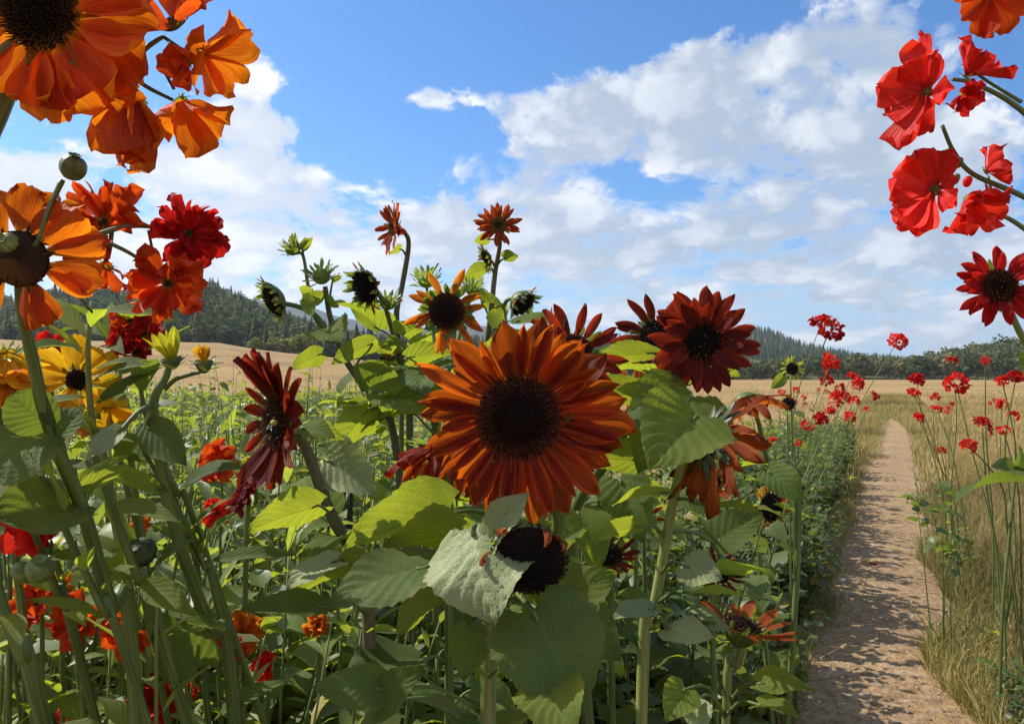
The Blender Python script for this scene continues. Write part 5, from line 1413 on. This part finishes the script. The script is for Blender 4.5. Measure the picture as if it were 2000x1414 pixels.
# ================================================================== RIGHT: RED FLOWERS
r = (.86, .92); R1 = plant('tall_red_flower', 'tall red flowers on arching stems that come in from the frame edge above the path', r, 'flower')
S(R1, [(2120, 60, .86), (2110, 300, .87), (2080, 700, .88)], r, .004, .009, M_stem)
S(R1, [(1860, 155, .82), (1905, 165, .83), (1990, 212, .84), (2115, 330, .865)], None, .0020, .0034, M_stem)
S(R1, [(1880, 125, .83), (1930, 160, .835), (1995, 200, .84)], None, .0014, .0022, M_stem)
S(R1, [(1840, 245, .81), (1862, 295, .815), (1900, 340, .82), (1990, 380, .84), (2105, 440, .87)], None, .0020, .0034, M_stem)
S(R1, [(1890, 415, .83), (1935, 412, .83), (1955, 420, .835), (1995, 443, .84), (2095, 520, .87)], None, .0013, .0030, M_stem)
S(R1, [(1930, 345, .825), (1940, 385, .83), (1958, 420, .835)], None, .0013, .0016, M_stem)
fl(R1, (1812, 182, .80), (-.95, -.30, .05), .006, .042, 'scarlet', 'round', 'gold', hero=True, nfl=20, seed=90, tilt=.3, cup=.6, ruffle=.24, curl=.3, hd=1.0, wmul=1.15, angles=[(95, 1.45, .8, .3), (150, 1.2, 1.1, .5), (205, 1.0, 1.1, .5), (60, .9, 1, .1), (-20, .9, 1.0, .1), (-70, 1.25, 1.1, .15), (-100, 1.55, 1.0, .3), (115, .9, 1.1, .6)])
fl(R1, (1888, 150, .83), (.35, -.5, .75), .006, .040, 'scarlet', 'round', None, n=5, seed=91, tilt=.75, cup=.5, ruffle=.4, wmul=1.0)
fl(R1, (1880, 185, .825), (.3, -.7, -.6), .005, .022, 'crimson', 'round', None, n=7, rows=2, seed=92, tilt=.4, ruffle=.5)
fl(R1, (1828, 372, .80), (-.85, -.45, .1), .006, .040, 'scarlet', 'round', 'gold', hero=True, nfl=20, seed=93, tilt=.3, cup=.6, ruffle=.24, curl=.3, hd=1.0, wmul=1.25, angles=[(105, 1.15, 1.2, .25), (155, 1.15, 1.3, .35), (200, 1.0, 1.2, .4), (235, 1.25, 1.0, .3), (262, 1.35, .9, .25), (60, 1.0, 1, .1), (10, .6, 1, .2), (-40, .7, 1, .2)])
fl(R1, (1892, 388, .82), (.15, -.6, -.75), .006, .042, 'scarlet', 'round', None, n=6, seed=94, tilt=.55, ruffle=.5, cup=.5, rows=2)
fl(R1, (1925, 335, .825), (.6, -.4, .4), .005, .030, 'scarlet', 'round', None, n=5, seed=95, tilt=.5, ruffle=.5)
for k, (a, b) in enumerate(((1872, 318), (1890, 355), (1866, 350), (1898, 205), (1852, 300))): pod(R1, P(a, b, .82), (0, -.5, .6), .0045, PM['scarlet'] if k % 2 else M_pod, 5, False, 'flower_bud', .08, 1.4)
fl(R1, (1932, -8, .84), (-.2, -.6, -.5), .006, .040, 'vermilion', 'wide', None, n=7, seed=96, tilt=.3, ruffle=.5)
S(R1, [(1935, -15, .85), (1990, -30, .85), (2118, 60, .86)], None, .0016, .003, M_stem)

r = RT(2110, 1.12); R4 = plant('red_zinnia', 'deep red daisy-like flower with a broad dark centre at the frame edge', r, 'flower')
S(R4, [(1958, 570, 1.0), (1985, 635, 1.02), (2030, 740, 1.04), (2080, 1000, 1.08)], r, .0035, .008, M_stemlight)
fl(R4, (1950, 560, .98), (-.22, -.95, .12), .0235, .034, 'crimson', 'rayblunt', 'zinnia', n=19, rows=2, nfl=360, hd=.25, seed=97, hero=True, wmul=1.15, cup=.5, ruffle=.2, tilt=.05, spike=1.2, lj=.08)
auto_leaves(R4, [P(2030, 740, 1.04), P(2080, 1000, 1.08), Vector((r[0], r[1], .1))], 4, (.08, .12), 98, pet=.3)

# red clusters beside the path: (column, row, distance, radius px, root column or None, label)
RC = [(1604, 630, 3.4, 19, 1540, ''), (1752, 668, 5.2, 20, 1612, 'red pompom cluster on the tallest thin stem leaning over the path'), (1622, 710, 4.4, 19, 1600, 'red cluster just right of the tall double-headed one'), (1616, 745, 4.6, 13, 1612, 'small red cluster below another on the left of the path'),
      (1662, 735, 5.2, 12, 1640, 'small round red cluster with a larger one at its lower right'), (1674, 752, 5.0, 15, 1646, 'dark red cluster left of the far path'), (1640, 757, 4.8, 9, 1625, 'tiny orange-red cluster above the dense red clump'),
      (1638, 780, 4.2, 18, 1612, 'bright red cluster topping the dense clump left of the path'), (1668, 784, 4.6, 12, 1640, 'small red cluster at the right of the dense clump'), (1603, 820, 3.8, 17, 1590, 'deep red cluster lowest at the left of the dense clump'), (1660, 815, 4.0, 14, 1625, 'red cluster low at the right of the dense clump'), (1622, 806, 3.9, 12, 1605, 'small red cluster in the middle of the dense clump'),
      (1707, 773, 8.0, 11, 1690, 'red and pale cluster at the far path edge'), (1692, 800, 6.5, 8, 1668, 'dark faded cluster low at the far path edge'), (1560, 866, 3.0, 9, 1560, 'small dull red bloom inside the leafy bed by the path'),
      (1790, 742, 5.5, 21, 1810, 'large ragged red cluster, first on the right of the path'), (1785, 768, 5.4, 14, 1806, 'red cluster hanging under the large ragged one'), (1868, 752, 4.0, 22, 1858, 'broad red umbrella-shaped cluster right of the path'), (1857, 705, 4.8, 11, 1885, 'small round red bloom above the broad cluster'), (1925, 706, 3.8, 10, 1922, 'small round red bloom on a straight upright stem'),
      (1958, 746, 3.4, 15, 1960, 'red cluster at the far right, left one of two'), (1984, 738, 3.4, 17, 1985, 'red cluster at the far right edge over a pale one'), (1793, 816, 5.2, 14, 1812, 'red cluster low at the right edge of the path'), (1830, 800, 5.0, 10, 1835, 'small ragged red bloom between two right-hand clusters'), (1918, 833, 3.1, 19, 1925, 'red bloom with open petals right of the leafy tuft'),
      (1890, 872, 2.9, 16, 1975, 'red cluster at the end of a curved dark stem'), (1960, 840, 3.4, 12, 1990, 'single pointed dark red bud-like bloom at the right'), (1838, 880, 4.4, 9, 1842, 'dull orange-red bloom inside the leafy tuft'), (1942, 690, 9.0, 0, 0, '')]
for i, (px, py, d, rp, rx, lab) in enumerate(RC):
    if rp == 0: continue
    if rx < 1700 and px > 1600 and d < 5: d *= 1.35
    rr_ = rp * (.9 if d < 4.4 else .85) / F * d; c = P(px, py, d)
    if i == 0: lab = 'tall thin stem with two red flower clusters side by side against the sky'
    rt = RT(rx, d + .05); yr = rt[1] + RN.uniform(-.1, .2); rt = (min(rt[0] - .2, pathc(yr) - pathw(yr) - .10 - .12 * (i % 3)) if rx < 1700 else max(rt[0], pathc(yr) + pathw(yr) + .10 + .07 * (i % 3)), yr); p = plant('red_geranium', lab, rt, 'flower', )
    pts = [c, c.lerp(Vector((rt[0], rt[1], 0)), .25) + Vector(((rt[0] - c.x) * .10 + RN.uniform(-.035, .035), 0, -.0)), c.lerp(Vector((rt[0], rt[1], 0)), .6) + Vector(((rt[0] - c.x) * .12 + RN.uniform(-.05, .05), RN.uniform(-.05, .05), 0)), Vector((rt[0], rt[1], gz(*rt) - .03))]
    if px == 1890: pts = [c, P(1925, 905, 2.92), P(1960, 960, 2.95), P(1970, 1060, 2.98), Vector((rt[0], rt[1], -.03))]
    stem(p, pts, .0024, .005, M_stem)
    mt = PM['scarlet'] if i % 3 else PM['crimson']
    Mx = head_frame(c, (RN.uniform(-.3, .3), -.5, .85))
    obj('flower_cluster', cluster_mesh(rr_ * 1.15, 16 if rp > 13 else 11, mt, i * 13 + 1, rr_ * .62).mesh('flower_cluster', mt), p, Mx @ Matrix.Diagonal((RN.uniform(.8, 1.25), RN.uniform(.8, 1.2), RN.uniform(.7, 1.25), 1)))
    if i == 0:
        c2 = P(1625, 645, 3.4); obj('flower_cluster', cluster_mesh(rr_ * 1.15, 15, mt, 77, rr_ * .62).mesh('flower_cluster', mt), p, head_frame(c2, (.2, -.6, .6)))
        stem(p, [c2, P(1612, 665, 3.4), P(1604, 690, 3.41)], .003, .003, M_stem)
        for k in range(2): bp = P(1629 - 8 * k, 620 + 4 * k, 3.4); petal_mb = MB(); petal_geo(petal_mb, frame(c2, bp - c2, CAMD), 'ray', .06, .1, seed=k); obj('sepal', petal_mb.mesh('sepal', M_bract), p, Matrix())
    for k in range(1 if i % 2 else 2):
        a = RN.uniform(0, 6.28); o = Vector((math.cos(a), math.sin(a), .3)); b = Vector((rt[0], rt[1], 0)).lerp(c, .1 + .14 * k)
        leaf(p, b + o * .03, b + o * RN.uniform(.07, .11), UP - o * .3, .5, M_leaf if k else M_leafdark, root=b, seed=i + k, prof=ROUNDL, hero=False, pr=.0015)
# small red blooms along both edges further on
rn = random.Random(19)
for i in range(30):
    side = -1 if i % 2 else 1; d = rn.uniform(5.5, 15); x = pathc(d) + side * (pathw(d) + rn.uniform(.25, 1.0 if side < 0 else 1.8)); h = rn.uniform(.75, 1.2); c = Vector((x + rn.uniform(-.08, .08), d, h))
    p = plant('small_red_flower', 'small red bloom on a thin stem along the further path edge', (x, d), 'flower', 'small red blooms along the further path')
    stem(p, [c, Vector((x + rn.uniform(-.06, .06), d, h * .55)), Vector((x, d, gz(x, d) - .03))], .003, .005, M_stem, sides=5)
    rr_ = rn.uniform(.032, .065); mt = PM['scarlet'] if rn.random() < .5 else PM['crimson']
    obj('flower_cluster', cluster_mesh(rr_, 8, mt, 700 + i, rr_ * .7).mesh('flower_cluster', mt), p, head_frame(c, (rn.uniform(-.4, .4), -.4, .8)) @ Matrix.Diagonal((rn.uniform(.8, 1.2), 1, rn.uniform(.7, 1.3), 1)))
# leaning dark stem at the right with leaf tufts
r = RT(1950, 2.9); Rl = plant('red_geranium', 'long dark upright stem with paired leaves and no bloom, at the right of the path', r, 'flower')
S(Rl, [(1990, 880, 3.0), (1983, 930, 2.99), (1970, 1060, 2.96), (1958, 1200, 2.93)], r, .004, .007, M_stem)
lf(Rl, (1983, 925, 2.99), (1935, 912, 2.95), TOPC, .4, M_leafdark, seed=130, hero=False); lf(Rl, (1985, 925, 2.99), (2030, 918, 2.95), TOPC, .4, M_leafdark, seed=131, hero=False)
lf(Rl, (1987, 920, 2.99), (1992, 870, 2.98), CAMD, .22, M_leafdark, seed=132, hero=False)
# small distant sunflowers left of the path
for (px, py, d, lab, N, mt) in ((1547, 720, 3.0, 'small pale yellow sunflower with a black centre near the path', (.1, -1, .1), 'lime'), (1540, 788, 3.0, 'blackened small seed head near the path', (0, -.9, .2), 'wilt')):
    r = RT(px + 8, d + .05); p = plant('small_sunflower', lab, r); c = P(px, py, d)
    stem(p, [c + Vector((0, .02, 0)), c.lerp(Vector((r[0], r[1], 0)), .4), Vector((r[0], r[1], -.03))], .003, .006, M_stem)
    head(p, c, N, .026, .03 if mt == 'lime' else .01, n=14, mat=mt, disc='black', nfl=80, seed=px, nb=14, bl=.7, droop=.2)
    if mt == 'lime': lf(p, (1530, 735, d), (1505, 760, d), CAMD, .35, M_leafyel, seed=133, hero=False)
# ================================================================== BEDS, GRASS, FIELD
GB = 'leafy bean-like plants in the left bed'
lab = 'bushy yellow-green leafy plant in the left bed'
bean = [plant_proto(leafy_meshes(1 + i, 10, .62, .22, 15, .075, .34, M_bean), 'leafy_plant', lab, 'plant', GB) for i in range(4)]
narrow = [plant_proto(leafy_meshes(11 + i, 12, .72, .20, 16, .085, .13, M_narrow, LANCE, (-.1, .9), M_stemlight, upright=.4), 'narrow_leaved_plant', 'clump of thin upright stems with narrow light green leaves', 'plant', 'narrow-leaved clumps in the left bed') for i in range(3)]
deep = [plant_proto(leafy_meshes(21 + i, 9, .42, .26, 14, .085, .36, M_beandeep), 'leafy_plant', 'low dark green leafy plant on the floor of the bed', 'plant', 'low dark leafy plants in the beds') for i in range(3)]
rn = random.Random(21)


def fill(protos, n, pxr, dr, sr, power=1.0, ok=None):
    sp = []
    for i in range(n):
        d = dr[0] + (dr[1] - dr[0]) * rn.random() ** power; px = rn.uniform(*pxr); x, y = RT(px, d)
        if ok and not ok(x, y): continue
        sp.append((x, y, rn.uniform(*sr), i % len(protos)))
    place_all(protos, sp, 0)


clear = lambda x, y: x < pathc(y) - pathw(y) - .25
fill(bean, 72, (-250, 620), (1.5, 5.0), (1.15, 2.0), 1.0, clear)
fill(bean, 44, (-100, 600), (.98, 1.8), (1.15, 1.75), 1.0, clear)
fill(narrow, 120, (-200, 640), (.95, 5.0), (1.0, 1.75), 1.0, clear)
fill(deep, 64, (100, 1480), (.9, 2.4), (.9, 1.6), 1.0, clear)
tallb = [plant_proto(leafy_meshes(81 + i, 8, 1.22, .30, 20, .10, .30, M_bean, nvu=(4, 2)), 'tall_leafy_plant', 'tall yellow-green leafy plant standing above the low crop', 'plant', 'tall leafy plants above the low crop') for i in range(3)]
fill(tallb, 84, (130, 760), (2.2, 7.0), (.92, 1.16), 1.0, clear)
bean2 = [plant_proto(leafy_meshes(31 + i, 9, .60, .26, 10, .10, .36, M_bean, nvu=(3, 2)), 'leafy_plant', 'bushy green leafy plant further back in the bed', 'plant', 'bushy plants further back in the bed') for i in range(3)]
fill(bean2, 130, (-250, 900), (4.0, 13.0), (1.1, 2.0), 1.2, clear)
fill(bean2, 36, (900, 1560), (2.6, 9.0), (.7, 1.9), 1.0, lambda x, y: x < pathc(y) - pathw(y) - .45)
# hedge-like row along the left edge of the path
hedge = [plant_proto(leafy_meshes(41 + i, 20, .55, .26, 22, .062, .42, M_hedge), 'path_edge_shrub', 'dense small-leaved shrub along the left edge of the path', 'shrub', 'small-leaved shrubs along the path') for i in range(4)]
sp = []; d = 2.1
while d < 14:
    for k in range(3):
        off = rn.uniform(.22, .36) + k * .36
        sp.append((pathc(d) - pathw(d) - off * (1 + d * .01), d + rn.uniform(-.1, .1), rn.uniform(1.0, 1.8) * (1 if d < 7 else .75), rn.randrange(4)))
    d += .30 + d * .022
place_all(hedge, sp, 0)
# leafy tufts right of the path
tuft = [plant_proto(leafy_meshes(51 + i, 5 + 4 * i, 1.0 - .45 * i, .13, 9, .10, .42, M_beandeep, ROUNDL, lo=.78 - .5 * i), 'leafy_tuft', 'dark green leafy tuft in the dry grass right of the path', 'plant', 'leafy tufts right of the path') for i in range(2)]
place_all(tuft, [(*RT(1845, 3.6), 1.0, 0), (*RT(1990, 2.95), .55, 1), (*RT(2010, 2.6), .55, 1), (*RT(2070, 3.4), .6, 1)], 0)


# ---- grass
def blades(name, label, n, place, hr, wr, mats, seed, lean=.5, near=None):
    g = np.random.default_rng(seed)
    X, Y = place(g, n); n = len(X)
    Z = np.array([gz(a, b) for a, b in zip(X, Y)])
    H = g.uniform(hr[0], hr[1], n) * (0.6 + 0.4 * g.random(n)); Wd = g.uniform(wr[0], wr[1], n)
    A = g.uniform(0, 2 * PI, n); ca, sa = np.cos(A), np.sin(A)
    B = g.uniform(0, 2 * PI, n); ln = np.abs(g.normal(0, lean, n)) * H; bx, by = np.cos(B) * ln, np.sin(B) * ln
    V = np.zeros((n, 6, 3)); T_ = [(0, 0.0, 1.0), (1, .55, .8), (2, 1.0, .12)]
    for k, f, ww in T_:
        for s, sg in ((0, -1), (1, 1)):
            V[:, k * 2 + s, 0] = X + bx * f * f + sg * ca * Wd * ww; V[:, k * 2 + s, 1] = Y + by * f * f + sg * sa * Wd * ww
            V[:, k * 2 + s, 2] = Z - .01 + H * f * (1 - .12 * f)
    base = (np.arange(n) * 6)[:, None]
    Fc = np.concatenate([base + np.array([[0, 1, 3, 2]]), base + np.array([[2, 3, 5, 4]])], axis=1).reshape(-1, 4)
    me = np_mesh(name, V.reshape(-1, 3), Fc, mats, None, True, np.repeat(g.random(n), 6))
    return tag(obj(name, me), label, kind='stuff')


def grass_mat(name, a, b, c3):
    m, t, out = newmat(name)
    f = t.new('ShaderNodeAttribute', attribute_name='tint').outputs['Fac']
    pos = t.new('ShaderNodeNewGeometry').outputs['Position']
    c = t.mix(t.ss(f, 0, .6), a, b); c = t.mix(t.ss(f, .7, 1.0), c, c3)
    c = t.mix(t.ss(t.noise(t.vm('MULTIPLY', pos, (.05, .16, 1)), 1.0, 5, .65), .46, .64, 0, .8), c, [k * .55 for k in a])
    v = t.m('ADD', .55, t.m('MULTIPLY', t.noise(pos, .8, 3), .9)); c = t.vm('MULTIPLY', c, t.comb(v, v, v))
    leafy_shader(t, out, c, t.vm('MULTIPLY', c, (1.2, 1.2, .8)), .3, .6, .2)
    return m


M_dry = grass_mat('dry_grass', (0.37, 0.265, 0.11), (0.48, 0.365, 0.17), (0.29, 0.25, 0.09))
M_mixg = grass_mat('green_dry_grass', (0.19, 0.185, 0.055), (0.36, 0.30, 0.115), (0.52, 0.41, 0.19))


def right_of_path(d0, d1, w0, w1, pw=1.6):
    def f(g, n):
        d = d0 + (d1 - d0) * g.random(n) ** pw
        e = w0 + (w1 - w0) * g.random(n) ** 1.3
        x = 0.515 * d - 0.05 + 0.36 + 0.006 * d + 0.02 + e * (1 + d * .12) + 0.15 * np.sin(d * 3.1) * np.abs(np.sin(d * 1.3))
        return x, d - e * .3
    return f


blades('grass', 'mixed green and dry grass along the right side of the path', 42000, right_of_path(1.6, 9, -.03, 1.0), (.08, .30), (.0016, .0042), [M_mixg], 1)
blades('grass', 'tall dry grass to the right of the path', 42000, right_of_path(1.8, 14, .2, 2.2), (.14, .48), (.0016, .0042), [M_dry], 2)
blades('grass', 'dry grass meadow beyond the right side of the path', 42000, right_of_path(7, 48, .3, 6, 1.2), (.08, .32), (.004, .012), [M_dry], 3, .35)


def left_edge(g, n):
    d = 1.6 + 36 * g.random(n) ** 1.4; e = g.random(n) ** 2 * .42 - .10 * g.random(n) * (np.sin(d * 4.7) * np.sin(d * 1.9) > .1) - .02 * d * g.random(n) * (d > 12)
    return 0.515 * d - 0.05 - 0.36 - 0.006 * d + .03 - e, d


blades('grass', 'short grass at the left edge of the path', 26000, left_edge, (.04, .16), (.0014, .004), [M_mixg], 4)


def field_pl(px0, px1, d0, d1, pw=1.5):
    def f(g, n):
        d = d0 + (d1 - d0) * g.random(n) ** pw; px = g.uniform(px0, px1, n); x = (px - 1000) / F * d
        k = (x < 0.515 * d - 1.1 - .02 * d) | (x > .515 * d + 1.0 + .02 * d)
        return x[k], d[k]
    return f


blades('grass', 'dry stubble across the tan field', 60000, field_pl(-300, 2300, 12, 110, 1.35), (.05, .26), (.006, .02), [M_dry], 5, .4)
blades('grass', 'dry straw on the floor of the sunflower bed', 9000, field_pl(300, 1600, 1.2, 9, 1.2), (.05, .30), (.001, .003), [M_dry], 6, .9)
blades('grass', 'pale feathery dry grass behind the sunflowers', 3500, field_pl(560, 1000, 6, 14, 1.0), (.5, 1.05), (.002, .005), [M_dry], 7, .3)
def far_verge(g, n):
    d = 6 + 46 * g.random(n) ** .9; s = np.where(g.random(n) < .5, -1, 1); e = g.random(n) ** 1.6 * 1.6
    w_ = (.36 + .006 * d) * (1 - np.clip((d - 19) / 5, 0, 1))
    return .515 * d - .05 + s * (w_ * (.8 + .4 * g.random(n)) + e), d


blades('grass', 'dry and green grass closing in on the far end of the path', 22000, far_verge, (.07, .33), (.003, .009), [M_mixg], 9, .4)
# far rows of low green crop left of the field, too many and small to count
g = np.random.default_rng(8)
for nm, mt, lb, N_, k0 in (('crop_foliage', M_bean, 'low yellow-green crop plants in front of the tan field', 300, 60), ('crop_foliage', M_beandeep, 'darker green weeds among the low crop before the tan field', 240, 70)):
    lv = []
    for i in range(4):
        me = leafy_meshes(k0 + i, 6, .55, .40, 8, .20, .36, mt, nvu=(2, 2))[1]
        v = np.empty(len(me.vertices) * 3, dtype=np.float32); me.vertices.foreach_get('co', v)
        lv.append((v.reshape(-1, 3).copy(), np.array([tuple(p.vertices) for p in me.polygons]))); bpy.data.meshes.remove(me)
    pl_ = []
    while len(pl_) < N_:
        d = 12 + 26 * g.random() ** 1.1; px = g.uniform(-250, 780); x = (px - 1000) / F * d
        if noise.noise(Vector((x * .22, d * .12, k0))) < -.12: continue
        pl_.append((x, d, gz(x, d), g.uniform(.5, 1.7) * (1.15 if k0 == 60 else 1.0), 1.0))
    merged(nm, lb, pl_, mt, lv)

# loose grit and little stones on the path
g = np.random.default_rng(31); n = 5200
d = 1.7 + 13 * g.random(n) ** 1.7; s = g.uniform(-1.05, 1.05, n)
sv, sf = [], []
for k in range(4):
    rr3 = random.Random(k); vv = [(0, 0, .8)] + [(math.cos(a) * rr3.uniform(.7, 1.2), math.sin(a) * rr3.uniform(.6, 1.1), rr3.uniform(.1, .4)) for a in (0, 1.25, 2.5, 3.8, 5.0)]
    sv.append((np.array(vv), np.array([(0, i, i % 5 + 1) for i in range(1, 6)])))
gp = []
for dd, ss_ in zip(d, s):
    x, y = pathc(dd) + ss_ * pathw(dd) * 1.1, dd - ss_ * pathw(dd) * .5
    gp.append((x, y, gz(x, y) + .012 + .022 * (1 - abs(ss_)), .002 + .007 * g.random() ** 3, 1.0))
m, t, out = newmat('path_stone'); f = t.new('ShaderNodeAttribute', attribute_name='tint').outputs['Fac']
p = t.new('ShaderNodeBsdfPrincipled'); t.put(p.inputs['Base Color'], t.mix(f, (.20, .13, .07), (.50, .38, .25))); p.inputs['Roughness'].default_value = .9; t.l.new(p.outputs[0], out.inputs[0])
merged('gravel', 'loose grit and small stones on the earth path', gp, m, sv)
blades('litter', 'dry leaf and straw scraps lying on the path', 900, lambda g, n: (lambda d, s: (.515 * d - .05 + s * .4, d - s * .18))(1.8 + 10 * g.random(n) ** 1.5, g.uniform(-1, 1, n)), (.02, .07), (.001, .003), [M_dry], 33, 3.0)

# ---- small things on the path
def straw(label, pts, r):
    o = thing('dry_straw', label, 'straw', tuple(pts[0])); mb = MB(); mb.tube(spline(pts, 5), r, 5)
    me = mb.mesh('dry_straw', plain_mat('straw', (.5, .37, .2), (.62, .48, .28), 40, .8)); bpy.data.objects.remove(o)
    return tag(obj('dry_straw', me), label, 'straw')


def G(px, py, up=0.0):
    d = CAMH * F / (py - HZ); x = (px - 1000) / F * d; return Vector((x, d, gz(x, d) + .02 + up))


straw('curled pale dry straw lying at the shaded left edge of the path', [G(1600, 1078), G(1606, 1066, .03), G(1625, 1068, .03), G(1652, 1078)], .0035)
straw('straight pale dry straw sticking out of the grass at the right path edge', [G(1822, 1052), G(1842, 1075, .05), G(1868, 1098, .06)], .003)
straw('bent pale dry straw lower down in the grass by the path', [G(1852, 1214), G(1870, 1235, .03), G(1890, 1255, .03)], .003)
straw('curly pale tendril on the path near its lower left edge', [G(1600, 1335), G(1612, 1338, .02), G(1622, 1328, .02), G(1624, 1318, .03)], .0025)
mb = MB(); petal_geo(mb, frame(G(1695, 1108, .012), (1, .1, 0), (0, 0, 1)), 'wide', .07, .35, ruffle=.5, cup=.3); tag(obj('fallen_petal', mb.mesh('fallen_petal', PM['poppy'])), 'fallen orange petal lying on the path', 'petal')
mb = MB(); rows = [[(math.sin(PI * i / 6) * math.cos(2 * PI * k / 10) * .022 * (1 + .2 * math.sin(k * 2)), math.sin(PI * i / 6) * math.sin(2 * PI * k / 10) * .018, .014 * math.cos(PI * i / 6)) for k in range(11)] for i in range(7)]
mb.grid(rows, [[(0, 0)] * 11] * 7); tag(obj('pebble', mb.mesh('pebble', plain_mat('white_stone', (.7, .7, .68), (.85, .84, .8), 60, .6)), None, Matrix.Translation(G(1645, 1138, .0))), 'white pebble on the shaded part of the path', 'pebble')

# ================================================================== CAMERA, VIEW
cam = bpy.data.cameras.new('camera'); co = bpy.data.objects.new('camera', cam); COL.objects.link(co)
cam.lens = 26; cam.sensor_width = 36; co.location = (0, 0, CAMH); co.rotation_euler = (R(90), 0, 0)
cam.shift_y = (HZ - 707) / 2000; cam.clip_start = .02; cam.clip_end = 20000
sc.camera = co
sc.view_settings.view_transform = 'Standard'; sc.view_settings.look = 'None'; sc.view_settings.exposure = EXPO; sc.view_settings.gamma = 1
sc.cycles.max_bounces = 8; sc.cycles.diffuse_bounces = 3; sc.cycles.transmission_bounces = 6; sc.cycles.use_denoising = True; sc.cycles.sample_clamp_indirect = 6
# ---- air: pale even haze in a closed box round the whole scene, sky outside
mb = MB(); mb.add([(x, y, z) for x in (-5200, 5200) for y in (-200, 3900) for z in (-3.0, 330.0)], [(0, 1, 3, 2), (4, 6, 7, 5), (0, 4, 5, 1), (2, 3, 7, 6), (0, 2, 6, 4), (1, 5, 7, 3)], None, 0, False)
m, t, out = newmat('thin_air')
pv = t.new('ShaderNodeVolumePrincipled'); pv.inputs['Color'].default_value = (.80, .88, 1.0, 1); pv.inputs['Density'].default_value = 0.00016; pv.inputs['Anisotropy'].default_value = 0.3
t.l.new(pv.outputs[0], out.inputs['Volume'])
hz = tag(obj('haze', mb.mesh('haze', m)), 'thin bluish haze over the far hills', kind='stuff')
